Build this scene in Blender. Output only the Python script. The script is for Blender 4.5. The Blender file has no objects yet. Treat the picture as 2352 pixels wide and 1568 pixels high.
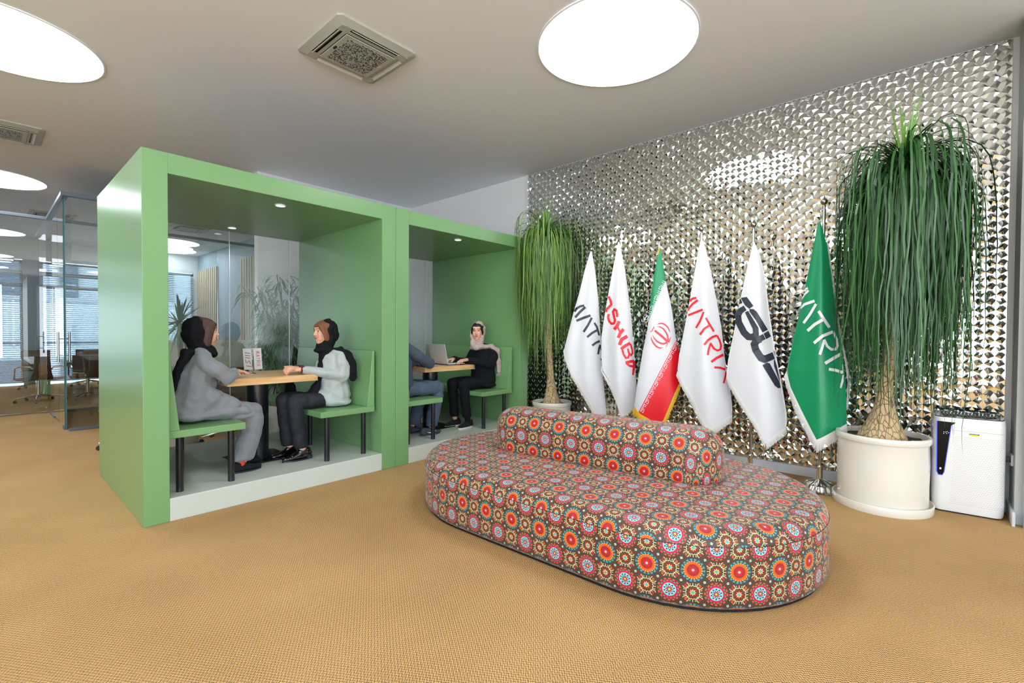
import bpy, bmesh, math, random
import numpy as np
from mathutils import Vector, Matrix, Euler, geometry
random.seed(7)
SC = bpy.context.scene
COL = SC.collection
PI = math.pi

# ------------------------------------------------------------------ camera
EYE = Vector((0, 0, 1.32))
YAW, PITCH, ROLL, FPX = 0.7268, -0.0174, 0.0060, 1085.35
_fw = Vector((math.cos(YAW)*math.cos(PITCH), math.sin(YAW)*math.cos(PITCH), math.sin(PITCH)))
_r0 = Vector((math.sin(YAW), -math.cos(YAW), 0))
_u0 = _r0.cross(_fw)
_rt = _r0*math.cos(ROLL) + _u0*math.sin(ROLL)
_up = -_r0*math.sin(ROLL) + _u0*math.cos(ROLL)
cd = bpy.data.cameras.new('camera'); cam = bpy.data.objects.new('camera', cd); COL.objects.link(cam)
cd.sensor_width = 36; cd.lens = 36*FPX/2352; cd.clip_start = .05; cd.clip_end = 200
M3 = Matrix((_rt, _up, -_fw)).transposed()
cam.matrix_world = Matrix.Translation(EYE) @ M3.to_4x4()
SC.camera = cam

def at(x, y, n, d):
    """photo measurement -> point on the world plane  n.p = d"""
    ray = _fw*FPX + _rt*(x-1176) - _up*(y-784)
    n = Vector(n)
    t = (d - n.dot(EYE))/n.dot(ray)
    return EYE + ray*t

# ------------------------------------------------------------------ world, exposure
SC.view_settings.view_transform = 'Standard'; SC.view_settings.look = 'None'
SC.view_settings.gamma = 1; SC.view_settings.use_curve_mapping = False
SC.view_settings.exposure = -0.12
SC.cycles.max_bounces = 10; SC.cycles.glossy_bounces = 6; SC.cycles.transparent_max_bounces = 16
SC.cycles.diffuse_bounces = 5; SC.cycles.transmission_bounces = 8
SC.cycles.sample_clamp_indirect = 6; SC.cycles.caustics_reflective = False; SC.cycles.caustics_refractive = False
wd = bpy.data.worlds.new('sky'); SC.world = wd; wd.use_nodes = True
nt_ = wd.node_tree; bg = nt_.nodes['Background']; bg.inputs[1].default_value = 6.0
_tc = nt_.nodes.new('ShaderNodeTexCoord'); _sx = nt_.nodes.new('ShaderNodeSeparateXYZ'); _mr = nt_.nodes.new('ShaderNodeMapRange'); _mx = nt_.nodes.new('ShaderNodeMix'); _mx.data_type = 'RGBA'
nt_.links.new(_tc.outputs['Generated'], _sx.inputs[0]); nt_.links.new(_sx.outputs[2], _mr.inputs[0])
_mr.inputs[1].default_value = -.15; _mr.inputs[2].default_value = .25       # brighter lower half added to light the ceiling, cooler sky above
nt_.links.new(_mr.outputs[0], _mx.inputs[0]); _mx.inputs[6].default_value = (1.9, 2.0, 2.15, 1); _mx.inputs[7].default_value = (.62, .78, 1, 1)
nt_.links.new(_mx.outputs[2], bg.inputs[0])
LAMP = 13.5      # ceiling discs

ZC = 3.535      # ceiling
XW = 5.1236     # mirrored wall plane
YF, YB = 3.9265, 5.695   # booth front, back
YR = -0.42      # right end of the mirrored wall

# sky portals: openings added unseen to light the hall, and the far wall's real windows
def portal(name, loc, rot, w, h):
    l = bpy.data.lights.new(name, 'AREA'); l.shape = 'RECTANGLE'; l.size = w; l.size_y = h; l.cycles.is_portal = True
    o = bpy.data.objects.new(name, l); COL.objects.link(o); o.location = loc; o.rotation_euler = rot
    return o
portal('window_portal', (-2.3, -6.06, 1.7), (PI/2, 0, 0), 5.8, 2.9)
portal('side_window_portal', (-6.06, -2.6, 1.7), (PI/2, 0, -PI/2), 5.8, 2.9)
portal('far_window_portal', (-1.0, 16.4, 1.6), (-PI/2, 0, 0), 9.6, 3.0)

# ------------------------------------------------------------------ material helpers
def lin(c):
    return tuple(((v/255)/12.92 if v/255 <= .04045 else ((v/255+.055)/1.055)**2.4) for v in c)
MATS = {}
def mat(name, rgb=(200, 200, 200), rough=.5, metal=0, spec=.5, coat=0, emit=None, estr=0, bump=None, noise=None, sheen=0, alpha=None, trans=0, ior=1.5, coat_rough=.05):
    """bump=(scale, strength, distance); noise=(scale, amount) brightness variation of the surface itself"""
    if name in MATS: return MATS[name]
    m = bpy.data.materials.new(name); m.use_nodes = True; MATS[name] = m
    nt = m.node_tree; b = nt.nodes['Principled BSDF']
    c = lin(rgb)
    b.inputs['Base Color'].default_value = (*c, 1); b.inputs['Roughness'].default_value = rough
    b.inputs['Metallic'].default_value = metal; b.inputs['Specular IOR Level'].default_value = spec
    b.inputs['Coat Weight'].default_value = coat; b.inputs['Coat Roughness'].default_value = coat_rough
    b.inputs['Sheen Weight'].default_value = sheen
    b.inputs['Transmission Weight'].default_value = trans; b.inputs['IOR'].default_value = ior
    if emit: b.inputs['Emission Color'].default_value = (*lin(emit), 1); b.inputs['Emission Strength'].default_value = estr
    tc = nt.nodes.new('ShaderNodeTexCoord')
    if noise:
        n = nt.nodes.new('ShaderNodeTexNoise'); n.inputs['Scale'].default_value = noise[0]; n.inputs['Detail'].default_value = 5
        nt.links.new(tc.outputs['Object'], n.inputs['Vector'])
        mx = nt.nodes.new('ShaderNodeMix'); mx.data_type = 'RGBA'
        mx.inputs[6].default_value = (*[v*(1-noise[1]) for v in c], 1); mx.inputs[7].default_value = (*[min(1, v*(1+noise[1])) for v in c], 1)
        nt.links.new(n.outputs[0], mx.inputs[0]); nt.links.new(mx.outputs[2], b.inputs['Base Color'])
    if bump:
        n = nt.nodes.new('ShaderNodeTexNoise'); n.inputs['Scale'].default_value = bump[0]; n.inputs['Detail'].default_value = 3
        nt.links.new(tc.outputs['Object'], n.inputs['Vector'])
        bp = nt.nodes.new('ShaderNodeBump'); bp.inputs['Strength'].default_value = bump[1]; bp.inputs['Distance'].default_value = bump[2]
        nt.links.new(n.outputs[0], bp.inputs['Height']); nt.links.new(bp.outputs[0], b.inputs['Normal'])
    return m

class X:
    """tiny expression builder over shader math nodes"""
    nt = None
    def __init__(s, v): s.v = v
    @staticmethod
    def op(o, *a, clamp=False):
        n = X.nt.nodes.new('ShaderNodeMath'); n.operation = o; n.use_clamp = clamp
        for i, q in enumerate(a):
            q = q.v if isinstance(q, X) else q
            if isinstance(q, (int, float)): n.inputs[i].default_value = q
            else: X.nt.links.new(q, n.inputs[i])
        return X(n.outputs[0])
    def __add__(s, o): return X.op('ADD', s, o)
    __radd__ = __add__
    def __sub__(s, o): return X.op('SUBTRACT', s, o)
    def __rsub__(s, o): return X.op('SUBTRACT', o, s)
    def __mul__(s, o): return X.op('MULTIPLY', s, o)
    __rmul__ = __mul__
    def __truediv__(s, o): return X.op('DIVIDE', s, o)
    def __lt__(s, o): return X.op('LESS_THAN', s, o)
    def __gt__(s, o): return X.op('GREATER_THAN', s, o)
    def abs(s): return X.op('ABSOLUTE', s)
    def rnd(s): return X.op('ROUND', s)
    def cos(s): return X.op('COSINE', s)
    def sin(s): return X.op('SINE', s)
def xmax(a, b): return X.op('MAXIMUM', a, b)
def xmin(a, b): return X.op('MINIMUM', a, b)
def xlen(a, b): return X.op('SQRT', a*a + b*b)
def xang(a, b): return X.op('ARCTAN2', b, a)

# ------------------------------------------------------------------ mesh helpers
class MB:
    """collects shapes, build() links them as ONE mesh object. Coordinates are world unless the parent is given local=True"""
    def __init__(s): s.v = []; s.f = []; s.uv = None; s.mi = []; s.m = 0
    def add(s, vs, fs):
        o = len(s.v); s.v += [tuple(p) for p in vs]; s.f += [tuple(i+o for i in f) for f in fs]; s.mi += [s.m]*len(fs); return s
    def box(s, x0, x1, y0, y1, z0, z1):
        return s.add([(x0,y0,z0),(x1,y0,z0),(x1,y1,z0),(x0,y1,z0),(x0,y0,z1),(x1,y0,z1),(x1,y1,z1),(x0,y1,z1)],
                     [(0,3,2,1),(4,5,6,7),(0,1,5,4),(1,2,6,5),(2,3,7,6),(3,0,4,7)])
    def prism(s, pts, a, b, axis='y'):
        """polygon pts extruded between a and b along axis. pts are the other two coordinates in order"""
        def mk(p, t):
            return {'x': (t, p[0], p[1]), 'y': (p[0], t, p[1]), 'z': (p[0], p[1], t)}[axis]
        n = len(pts)
        vs = [mk(p, a) for p in pts] + [mk(p, b) for p in pts]
        fs = [tuple(range(n))[::-1], tuple(range(n, 2*n))] + [(i, (i+1) % n, n+(i+1) % n, n+i) for i in range(n)]
        return s.add(vs, fs)
    def tube(s, pts, r, n=10, caps=True):
        pts = [Vector(p) for p in pts]; k = len(pts)
        rs = r if isinstance(r, (list, tuple)) else [r]*k
        vs = []; up = None
        for i, p in enumerate(pts):
            d = (pts[min(i+1, k-1)] - pts[max(i-1, 0)]).normalized()
            if up is None: up = Vector((0, 0, 1)) if abs(d.z) < .9 else Vector((1, 0, 0))
            a = d.cross(up)
            if a.length < 1e-6: a = d.orthogonal()
            a.normalize(); b = a.cross(d).normalized(); up = b
            for j in range(n):
                t = 2*PI*j/n; vs.append(p + (a*math.cos(t) + b*math.sin(t))*rs[i])
        fs = [(i*n+j, i*n+(j+1) % n, (i+1)*n+(j+1) % n, (i+1)*n+j) for i in range(k-1) for j in range(n)]
        if caps: fs += [tuple(range(n))[::-1], tuple(range((k-1)*n, k*n))]
        return s.add(vs, fs)
    def lathe(s, prof, c=(0, 0, 0), n=32, fn=None):
        """prof = [(r,z)...]; fn(angle,r,z)->r modulates"""
        vs = []
        for r, z in prof:
            for j in range(n):
                t = 2*PI*j/n; rr = fn(t, r, z) if fn else r
                vs.append((c[0]+rr*math.cos(t), c[1]+rr*math.sin(t), c[2]+z))
        k = len(prof)
        fs = [(i*n+j, i*n+(j+1) % n, (i+1)*n+(j+1) % n, (i+1)*n+j) for i in range(k-1) for j in range(n)]
        fs += [tuple(range(n))[::-1], tuple(range((k-1)*n, k*n))]
        return s.add(vs, fs)
    def ball(s, c, r, n=16, k=10, rot=None):
        r = (r, r, r) if isinstance(r, (int, float)) else r
        vs = []; R = rot or Matrix.Identity(3)
        for i in range(k+1):
            a = -PI/2 + PI*i/k
            for j in range(n):
                t = 2*PI*j/n
                p = R @ Vector((r[0]*math.cos(a)*math.cos(t), r[1]*math.cos(a)*math.sin(t), r[2]*math.sin(a)))
                vs.append((c[0]+p.x, c[1]+p.y, c[2]+p.z))
        fs = [(i*n+j, i*n+(j+1) % n, (i+1)*n+(j+1) % n, (i+1)*n+j) for i in range(k) for j in range(n)]
        return s.add(vs, fs)
    def hull(s, balls, n=12, k=8):
        """convex hull of ellipsoids [(centre, radius or radii, rotation?)...]"""
        t = MB()
        for q in balls: t.ball(q[0], q[1], n, k, q[2] if len(q) > 2 else None)
        bm = bmesh.new()
        for p in t.v: bm.verts.new(p)
        r = bmesh.ops.convex_hull(bm, input=bm.verts[:])
        dead = list({v for v in r['geom_interior'] + r['geom_unused'] if isinstance(v, bmesh.types.BMVert)})
        if dead: bmesh.ops.delete(bm, geom=dead, context='VERTS')
        bm.verts.index_update()
        s.add([tuple(v.co) for v in bm.verts], [tuple(v.index for v in f.verts) for f in bm.faces]); bm.free()
        return s
    def build(s, name, mats, parent=None, smooth=None, bevel=0, local=False, uvs=None, seg=2):
        me = bpy.data.meshes.new(name)
        off = Vector((0, 0, 0))
        if parent is not None and not local: off = org(parent)
        me.from_pydata([tuple(Vector(p)-off) for p in s.v], [], s.f)
        mats = mats if isinstance(mats, (list, tuple)) else [mats]
        for m in mats: me.materials.append(m)
        if len(mats) > 1: me.polygons.foreach_set('material_index', s.mi)
        if uvs is not None:
            ul = me.uv_layers.new(name='UVMap'); k = 0
            for p in me.polygons:
                for li in p.loop_indices: ul.data[li].uv = uvs[k]; k += 1
        bm = bmesh.new(); bm.from_mesh(me)
        bmesh.ops.recalc_face_normals(bm, faces=bm.faces[:]) if smooth != 'keep' else None
        bm.to_mesh(me); bm.free()
        o = bpy.data.objects.new(name, me); COL.objects.link(o)
        if parent is not None: o.parent = parent
        if bevel:
            md = o.modifiers.new('bevel', 'BEVEL'); md.width = bevel; md.segments = seg; md.limit_method = 'ANGLE'; md.angle_limit = math.radians(40)
            md.harden_normals = False
        if smooth:
            me.polygons.foreach_set('use_smooth', [True]*len(me.polygons))
            if smooth != 'keep' and smooth is not True: me.set_sharp_from_angle(angle=math.radians(smooth))
        return o

def org(o):
    v = Vector(o.location)
    while o.parent is not None: o = o.parent; v += o.location
    return v
def thing(name, label, cat, loc=(0, 0, 0), rz=0, group=None):
    o = bpy.data.objects.new(name, None); COL.objects.link(o); o.location = loc; o.rotation_euler = (0, 0, rz)
    o.empty_display_size = .1
    o['label'] = label; o['category'] = cat
    if group: o['group'] = group
    return o
def tag(o, label, cat, group=None):
    o['label'] = label; o['category'] = cat
    if group: o['group'] = group
    return o
def struct(o): o['kind'] = 'structure'; return o
def dup(root, loc, rz=None, label=None, group=None):
    r = root.copy(); COL.objects.link(r); r.location = loc
    if rz is not None: r.rotation_euler = (0, 0, rz)
    if label: r['label'] = label
    if group: r['group'] = group
    for ch in list(root.children):
        c = ch.copy(); COL.objects.link(c); c.parent = r
        for g in ch.children:
            d = g.copy(); COL.objects.link(d); d.parent = c
    return r

# ------------------------------------------------------------------ materials
M = {}
M['ceiling'] = mat('ceiling_paint', (236, 242, 248), .75)
M['wall'] = mat('white_wall_paint', (222, 223, 222), .6)
M['wallgrey'] = mat('grey_wall_paint', (196, 200, 200), .6)
M['base'] = mat('baseboard_paint', (205, 208, 212), .4)
M['green'] = mat('green_lacquer', (118, 163, 107), .30, coat=.25, coat_rough=.25, noise=(1.2, .04))
M['platform'] = mat('grey_platform_resin', (200, 207, 196), .22)
M['wood'] = mat('oak_veneer', (222, 178, 124), .35)
M['black'] = mat('black_metal', (24, 28, 34), .28, coat=.3)
M['blackgloss'] = mat('black_gloss_plate', (16, 18, 20), .12)
M['chrome'] = mat('chrome', (210, 208, 200), .16, metal=1)
M['steel'] = mat('brushed_steel', (170, 165, 155), .3, metal=1)
M['alu'] = mat('aluminium_rail', (104, 110, 118), .4, metal=.6)
M['white'] = mat('white_plastic', (236, 238, 236), .35, coat=.2)
M['pot'] = mat('white_glazed_pot', (232, 228, 214), .25, coat=.5)
M['soil'] = mat('potting_soil', (70, 52, 40), .9, bump=(60, 1, .02), noise=(40, .5))
M['trunk'] = mat('ponytail_palm_bark', (196, 168, 128), .8)
def bark():
    m = M['trunk']; nt = m.node_tree; X.nt = nt; b = nt.nodes['Principled BSDF']; tc = nt.nodes.new('ShaderNodeTexCoord')
    vo = nt.nodes.new('ShaderNodeTexVoronoi'); vo.feature = 'DISTANCE_TO_EDGE'; vo.inputs['Scale'].default_value = 34
    nz = nt.nodes.new('ShaderNodeTexNoise'); nz.inputs['Scale'].default_value = 30; nz.inputs['Detail'].default_value = 5
    mp = nt.nodes.new('ShaderNodeMapping'); mp.inputs['Scale'].default_value = (1, 1, .45)
    nt.links.new(tc.outputs['Object'], mp.inputs[0]); nt.links.new(mp.outputs[0], vo.inputs['Vector']); nt.links.new(mp.outputs[0], nz.inputs['Vector'])
    f = xmin(X(vo.outputs['Distance'])*7, X.op('ADD', X(nz.outputs[0]), .45))
    cr = nt.nodes.new('ShaderNodeValToRGB'); e = cr.color_ramp.elements; e[0].position = .04; e[0].color = (*lin((112, 84, 56)), 1); e[1].position = .5; e[1].color = (*lin((206, 178, 134)), 1)
    nt.links.new(f.v, cr.inputs[0]); nt.links.new(cr.outputs[0], b.inputs['Base Color'])
    bp = nt.nodes.new('ShaderNodeBump'); bp.inputs['Strength'].default_value = .7; bp.inputs['Distance'].default_value = .006
    nt.links.new(f.v, bp.inputs['Height']); nt.links.new(bp.outputs[0], b.inputs['Normal'])
bark()
M['disc'] = mat('lamp_diffuser', (255, 255, 252), .5, emit=(238, 246, 255), estr=LAMP)
M['spot'] = mat('downlight_lens', (255, 255, 255), .5, emit=(205, 225, 255), estr=5)
M['acplastic'] = mat('air_conditioner_plastic', (178, 180, 170), .45)
M['acdark'] = mat('air_conditioner_slot', (40, 40, 38), .7)
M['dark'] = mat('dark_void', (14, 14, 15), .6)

def wood_nodes(m):
    nt = m.node_tree; b = nt.nodes['Principled BSDF']; tc = nt.nodes.new('ShaderNodeTexCoord')
    mp = nt.nodes.new('ShaderNodeMapping'); mp.inputs['Scale'].default_value = (2, 30, 30)
    n = nt.nodes.new('ShaderNodeTexNoise'); n.inputs['Scale'].default_value = 1.5; n.inputs['Detail'].default_value = 6
    cr = nt.nodes.new('ShaderNodeValToRGB')
    cr.color_ramp.elements[0].position = .3; cr.color_ramp.elements[0].color = (*lin((204, 156, 104)), 1)
    cr.color_ramp.elements[1].position = .75; cr.color_ramp.elements[1].color = (*lin((236, 196, 142)), 1)
    nt.links.new(tc.outputs['Object'], mp.inputs[0]); nt.links.new(mp.outputs[0], n.inputs['Vector'])
    nt.links.new(n.outputs[0], cr.inputs[0]); nt.links.new(cr.outputs[0], b.inputs['Base Color'])
wood_nodes(M['wood'])

def glass_mat(name, tint, refl=.06, rough=0.0):
    m = bpy.data.materials.new(name); m.use_nodes = True; nt = m.node_tree; nt.nodes.clear()
    out = nt.nodes.new('ShaderNodeOutputMaterial'); mix = nt.nodes.new('ShaderNodeMixShader')
    tr = nt.nodes.new('ShaderNodeBsdfTransparent'); tr.inputs[0].default_value = (*tint, 1)
    gl = nt.nodes.new('ShaderNodeBsdfGlossy'); gl.inputs['Roughness'].default_value = rough; gl.inputs[0].default_value = (1, 1, 1, 1)
    fr = nt.nodes.new('ShaderNodeFresnel'); fr.inputs[0].default_value = 1.5
    ad = nt.nodes.new('ShaderNodeMath'); ad.operation = 'MULTIPLY_ADD'; ad.inputs[1].default_value = 1.6; ad.inputs[2].default_value = refl-.05
    nt.links.new(fr.outputs[0], ad.inputs[0]); nt.links.new(ad.outputs[0], mix.inputs[0])
    nt.links.new(tr.outputs[0], mix.inputs[1]); nt.links.new(gl.outputs[0], mix.inputs[2]); nt.links.new(mix.outputs[0], out.inputs[0])
    return m
M['glass'] = glass_mat('clear_glass', (.96, .985, .985), .055)
M['solar'] = glass_mat('solar_control_glass', (.40, .445, .465), .05)
M['glass2'] = glass_mat('tinted_partition_glass', (.955, .98, .98), .045)
M['glassedge'] = mat('glass_edge', (40, 110, 110), .1, coat=.5)

def carpet_mat():
    m = bpy.data.materials.new('woven_sisal_carpet'); m.use_nodes = True; nt = m.node_tree; X.nt = nt
    b = nt.nodes['Principled BSDF']; b.inputs['Roughness'].default_value = .95; b.inputs['Specular IOR Level'].default_value = .15
    tc = nt.nodes.new('ShaderNodeTexCoord'); sp = nt.nodes.new('ShaderNodeSeparateXYZ'); nt.links.new(tc.outputs['Object'], sp.inputs[0])
    nz = nt.nodes.new('ShaderNodeTexNoise'); nz.inputs['Scale'].default_value = 14; nz.inputs['Detail'].default_value = 2
    nt.links.new(tc.outputs['Object'], nz.inputs['Vector'])
    wob = X(nz.outputs[0])*.9
    x = X(sp.outputs[0])*(2*PI/.0150) + wob; y = X(sp.outputs[1])*(2*PI/.0120) + wob
    row = (y/PI).v
    h = (x + (y*.5).sin()*1.2).sin()*(y).sin()
    h2 = h*.5+.5
    n2 = nt.nodes.new('ShaderNodeTexNoise'); n2.inputs['Scale'].default_value = 160; n2.inputs['Detail'].default_value = 3
    nt.links.new(tc.outputs['Object'], n2.inputs['Vector'])
    n3 = nt.nodes.new('ShaderNodeTexNoise'); n3.inputs['Scale'].default_value = 1.3; n3.inputs['Detail'].default_value = 2
    nt.links.new(tc.outputs['Object'], n3.inputs['Vector'])
    f = h2*.75 + X(n2.outputs[0])*.7 + X(n3.outputs[0])*.25 - .37
    cr = nt.nodes.new('ShaderNodeValToRGB'); e = cr.color_ramp.elements
    e[0].position = .15; e[0].color = (*lin((112, 83, 50)), 1); e[1].position = .85; e[1].color = (*lin((223, 185, 131)), 1)
    q = e.new(.5); q.color = (*lin((186, 148, 97)), 1)
    nt.links.new(f.v, cr.inputs[0]); nt.links.new(cr.outputs[0], b.inputs['Base Color'])
    bp = nt.nodes.new('ShaderNodeBump'); bp.inputs['Strength'].default_value = .6; bp.inputs['Distance'].default_value = .004
    nt.links.new(f.v, bp.inputs['Height']); nt.links.new(bp.outputs[0], b.inputs['Normal'])
    return m
M['carpet'] = carpet_mat()

def suzani_mat():
    """printed upholstery: orange and blue medallions, small flowers, vines, hearts and squares on brown"""
    m = bpy.data.materials.new('medallion_print_fabric'); m.use_nodes = True; nt = m.node_tree; X.nt = nt
    b = nt.nodes['Principled BSDF']; b.inputs['Roughness'].default_value = .42; b.inputs['Specular IOR Level'].default_value = .45
    b.inputs['Sheen Weight'].default_value = .15
    uvn = nt.nodes.new('ShaderNodeUVMap'); uvn.uv_map = 'UVMap'
    sp = nt.nodes.new('ShaderNodeSeparateXYZ'); nt.links.new(uvn.outputs[0], sp.inputs[0])
    u = X(sp.outputs[0]); v = X(sp.outputs[1])
    col = [None]
    def C(rgb):
        n = nt.nodes.new('ShaderNodeRGB'); n.outputs[0].default_value = (*lin(rgb), 1); return n.outputs[0]
    col[0] = C((78, 58, 46))
    def put(mask, rgb):
        mx = nt.nodes.new('ShaderNodeMix'); mx.data_type = 'RGBA'; nt.links.new(mask.v, mx.inputs[0])
        nt.links.new(col[0], mx.inputs[6]); mx.inputs[7].default_value = (*lin(rgb), 1); col[0] = mx.outputs[2]
    ORANGE = (244, 100, 24); TEAL = (30, 160, 180); MAR = (160, 22, 38); CRIM = (205, 34, 54); CREAM = (222, 216, 158); YEL = (246, 190, 92)
    # small flowers at the half positions
    s = u+v-.5; t = u-v-.5
    cs = s-s.rnd(); ct = t-t.rnd(); fx = (cs+ct)*.5; fy = (cs-ct)*.5
    rf = xlen(fx, fy); af = xang(fx, fy)
    # vines: thorny wreath, arcs about the hearts
    wre = (rf-(.150+(af*16).cos()*.010)).abs() < .0085
    put(wre * ((af*4).cos() > -.55), CREAM)
    ax = fx.abs()-.150; ay = fy.abs()-.150; rh = xlen(ax, ay)
    ring = ((rh-.062).abs() < .0075) * ((ax+ay) < .045)
    put(ring, CREAM)
    stem = ((fx.abs()-fy.abs()).abs() < .010) * (rf > .12) * (rf < .19)
    put(stem, CREAM)
    thorn = ((rf-.192).abs() < .018) * ((af*20).cos() > .75) * ((af*4).cos() > -.2)
    put(thorn, CREAM)
    put(((rh-(.030-(xang(ax, ay)*2).cos()*.006)) < 0), CRIM)
    put(((rh-(.030-(xang(ax, ay)*2).cos()*.006)) < 0)*((fx*fy) > 0), ORANGE)
    put(rh < .013, MAR)
    sq = xmax(fx.abs(), fy.abs())
    put((rf + (af*4).cos()*.012) < .118, (104, 62, 42))
    put((rf + (af*4).cos()*.012) < .092, (146, 24, 34))
    put(rf < (.058+(af*8).cos()*.016), YEL)
    put(rf < .035, (50, 176, 200))
    # white squares
    q1 = u*2-.5; q2 = v*2-.5; dx = (q1-q1.rnd())*.5; dy = (q2-q2.rnd())*.5
    qd = xmax((dx+dy*.25).abs(), (dy-dx*.25).abs())
    # orange medallions on the lattice
    a1 = u-u.rnd(); a2 = v-v.rnd(); ra = xlen(a1, a2); aa = xang(a1, a2)
    b1 = u-.5; b1 = b1-b1.rnd(); b2 = v-.5; b2 = b2-b2.rnd(); rb = xlen(b1, b2); ab = xang(b1, b2)
    put(((ra-.236).abs() < (.021*1.0))*((aa*18).cos() > -.35), TEAL)
    put(ra < (.200+(aa*22).cos()*.007), ORANGE)
    put(((ra-.197).abs() < .011)*((aa*22).cos() > .2), YEL)
    put(ra < .135, (176, 24, 40))
    put(((ra-.100).abs() < .014)*((aa*9).cos() > .25), (112, 62, 40))
    put(ra < (.066+(aa*8).cos()*.022), (205, 30, 48))
    put(ra < (.026+(aa*6).cos()*.007), (170, 222, 204))
    # blue medallions
    put(((rb-.240).abs() < .017)*((ab*16).cos() > -.2), (240, 82, 30))
    put(rb < (.200+(ab*16).cos()*.008), (206, 26, 50))
    put(((rb-.202).abs() < .013)*((ab*16).cos() < -.35), TEAL)
    put(rb < .148, (134, 206, 214))
    put(((rb-.108).abs() < .017)*((ab*10).cos() < -.25), (34, 44, 66))
    put(rb < (.068+(ab*10).cos()*.026), (156, 18, 38))
    put(rb < (.026+(ab*8).cos()*.006), YEL)
    put(qd < .025, (198, 222, 206)); put(qd < .010, (190, 26, 40))
    nt.links.new(col[0], b.inputs['Base Color'])
    nz = nt.nodes.new('ShaderNodeTexNoise'); nz.inputs['Scale'].default_value = 900
    tc = nt.nodes.new('ShaderNodeTexCoord'); nt.links.new(tc.outputs['Object'], nz.inputs[0])
    n2 = nt.nodes.new('ShaderNodeTexNoise'); n2.inputs['Scale'].default_value = 5; nt.links.new(tc.outputs['Object'], n2.inputs[0])
    hh = X(nz.outputs[0])*.12 + X(n2.outputs[0])
    bp = nt.nodes.new('ShaderNodeBump'); bp.inputs['Strength'].default_value = .35; bp.inputs['Distance'].default_value = .01
    nt.links.new(hh.v, bp.inputs['Height']); nt.links.new(bp.outputs[0], b.inputs['Normal'])
    return m
M['suzani'] = suzani_mat()
M['mirror'] = mat('faceted_mirror', (236, 238, 232), .03, metal=1)

# ================================================================== SETTING
X0R, X1R, Y0R, Y1R = -6.0, XW, -6.0, 16.3
f = MB().box(X0R, 8.2, Y0R, Y1R, -.1, 0).build('floor', M['carpet']); struct(f)
c = MB().box(X0R, 8.2, Y0R, Y1R, ZC, ZC+.1).build('ceiling', M['ceiling']); struct(c)
# wall behind the flags: carries the mirror cladding, plain white beyond it
struct(MB().box(XW, XW+.12, YR-.2, 7.0, 0, ZC).build('wall_right', M['wall']))
struct(MB().box(2.56, 8.2, 7.0, 7.12, 0, ZC).build('wall_behind_booths', M['wall']))
# short return wall at the right edge of the photo
struct(MB().box(4.82, XW+.12, YR-.22, YR-.03, 0, ZC).build('wall_return', M['wallgrey']))
struct(MB().box(4.74, 4.82, YR-.20, YR-.07, 0, ZC).build('trim_1', M['wallgrey']))
struct(MB().box(4.74, XW-.02, YR-.03, YR-.012, 0, .10).build('baseboard_return', M['base'], bevel=.004))
# walls with window openings added to light the ceiling, dark frames (seen only in the mirror facets)
M['panel'] = mat('dark_wall_panelling', (112, 116, 110), .5)
w = MB(); w.box(X0R, 4.74, Y0R-.12, Y0R, 0, .25).box(X0R, 4.74, Y0R-.12, Y0R, 3.1, ZC).box(X0R, -5.2, Y0R-.12, Y0R, .25, 3.1).box(.6, 4.74, Y0R-.12, Y0R, .25, 3.1).box(4.74, 4.98, Y0R-.12, Y0R, 0, ZC)
struct(w.build('wall_front', M['wallgrey']))
w = MB(); w.box(X0R-.12, X0R, .3, Y1R, 2.5, ZC).box(X0R-.12, X0R, Y0R, .3, 0, .25).box(X0R-.12, X0R, Y0R, .3, 3.1, ZC).box(X0R-.12, X0R, Y0R, -5.5, .25, 3.1)
struct(w.build('wall_left', M['wall']))
struct(MB().box(X0R-.12, X0R, .3, Y1R, 0, 2.5).build('trim_4', M['panel']))
M['frame0'] = mat('grey_window_frames', (110, 118, 124), .4, metal=.3)
for q in range(6):
    x = -5.2+q*1.16; struct(MB().box(x-.03, x+.03, Y0R-.1, Y0R-.03, .25, 3.1).build('trim_%d' % (10+q), M['frame0']))
struct(MB().box(4.86, 4.98, Y0R, -.60, 0, ZC).build('wall_lobby', M['wallgrey']))
struct(MB().box(XW-.022, XW, YR-.03, 4.40, 0, .088).build('baseboard_right', M['base'], bevel=.004))

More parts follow.
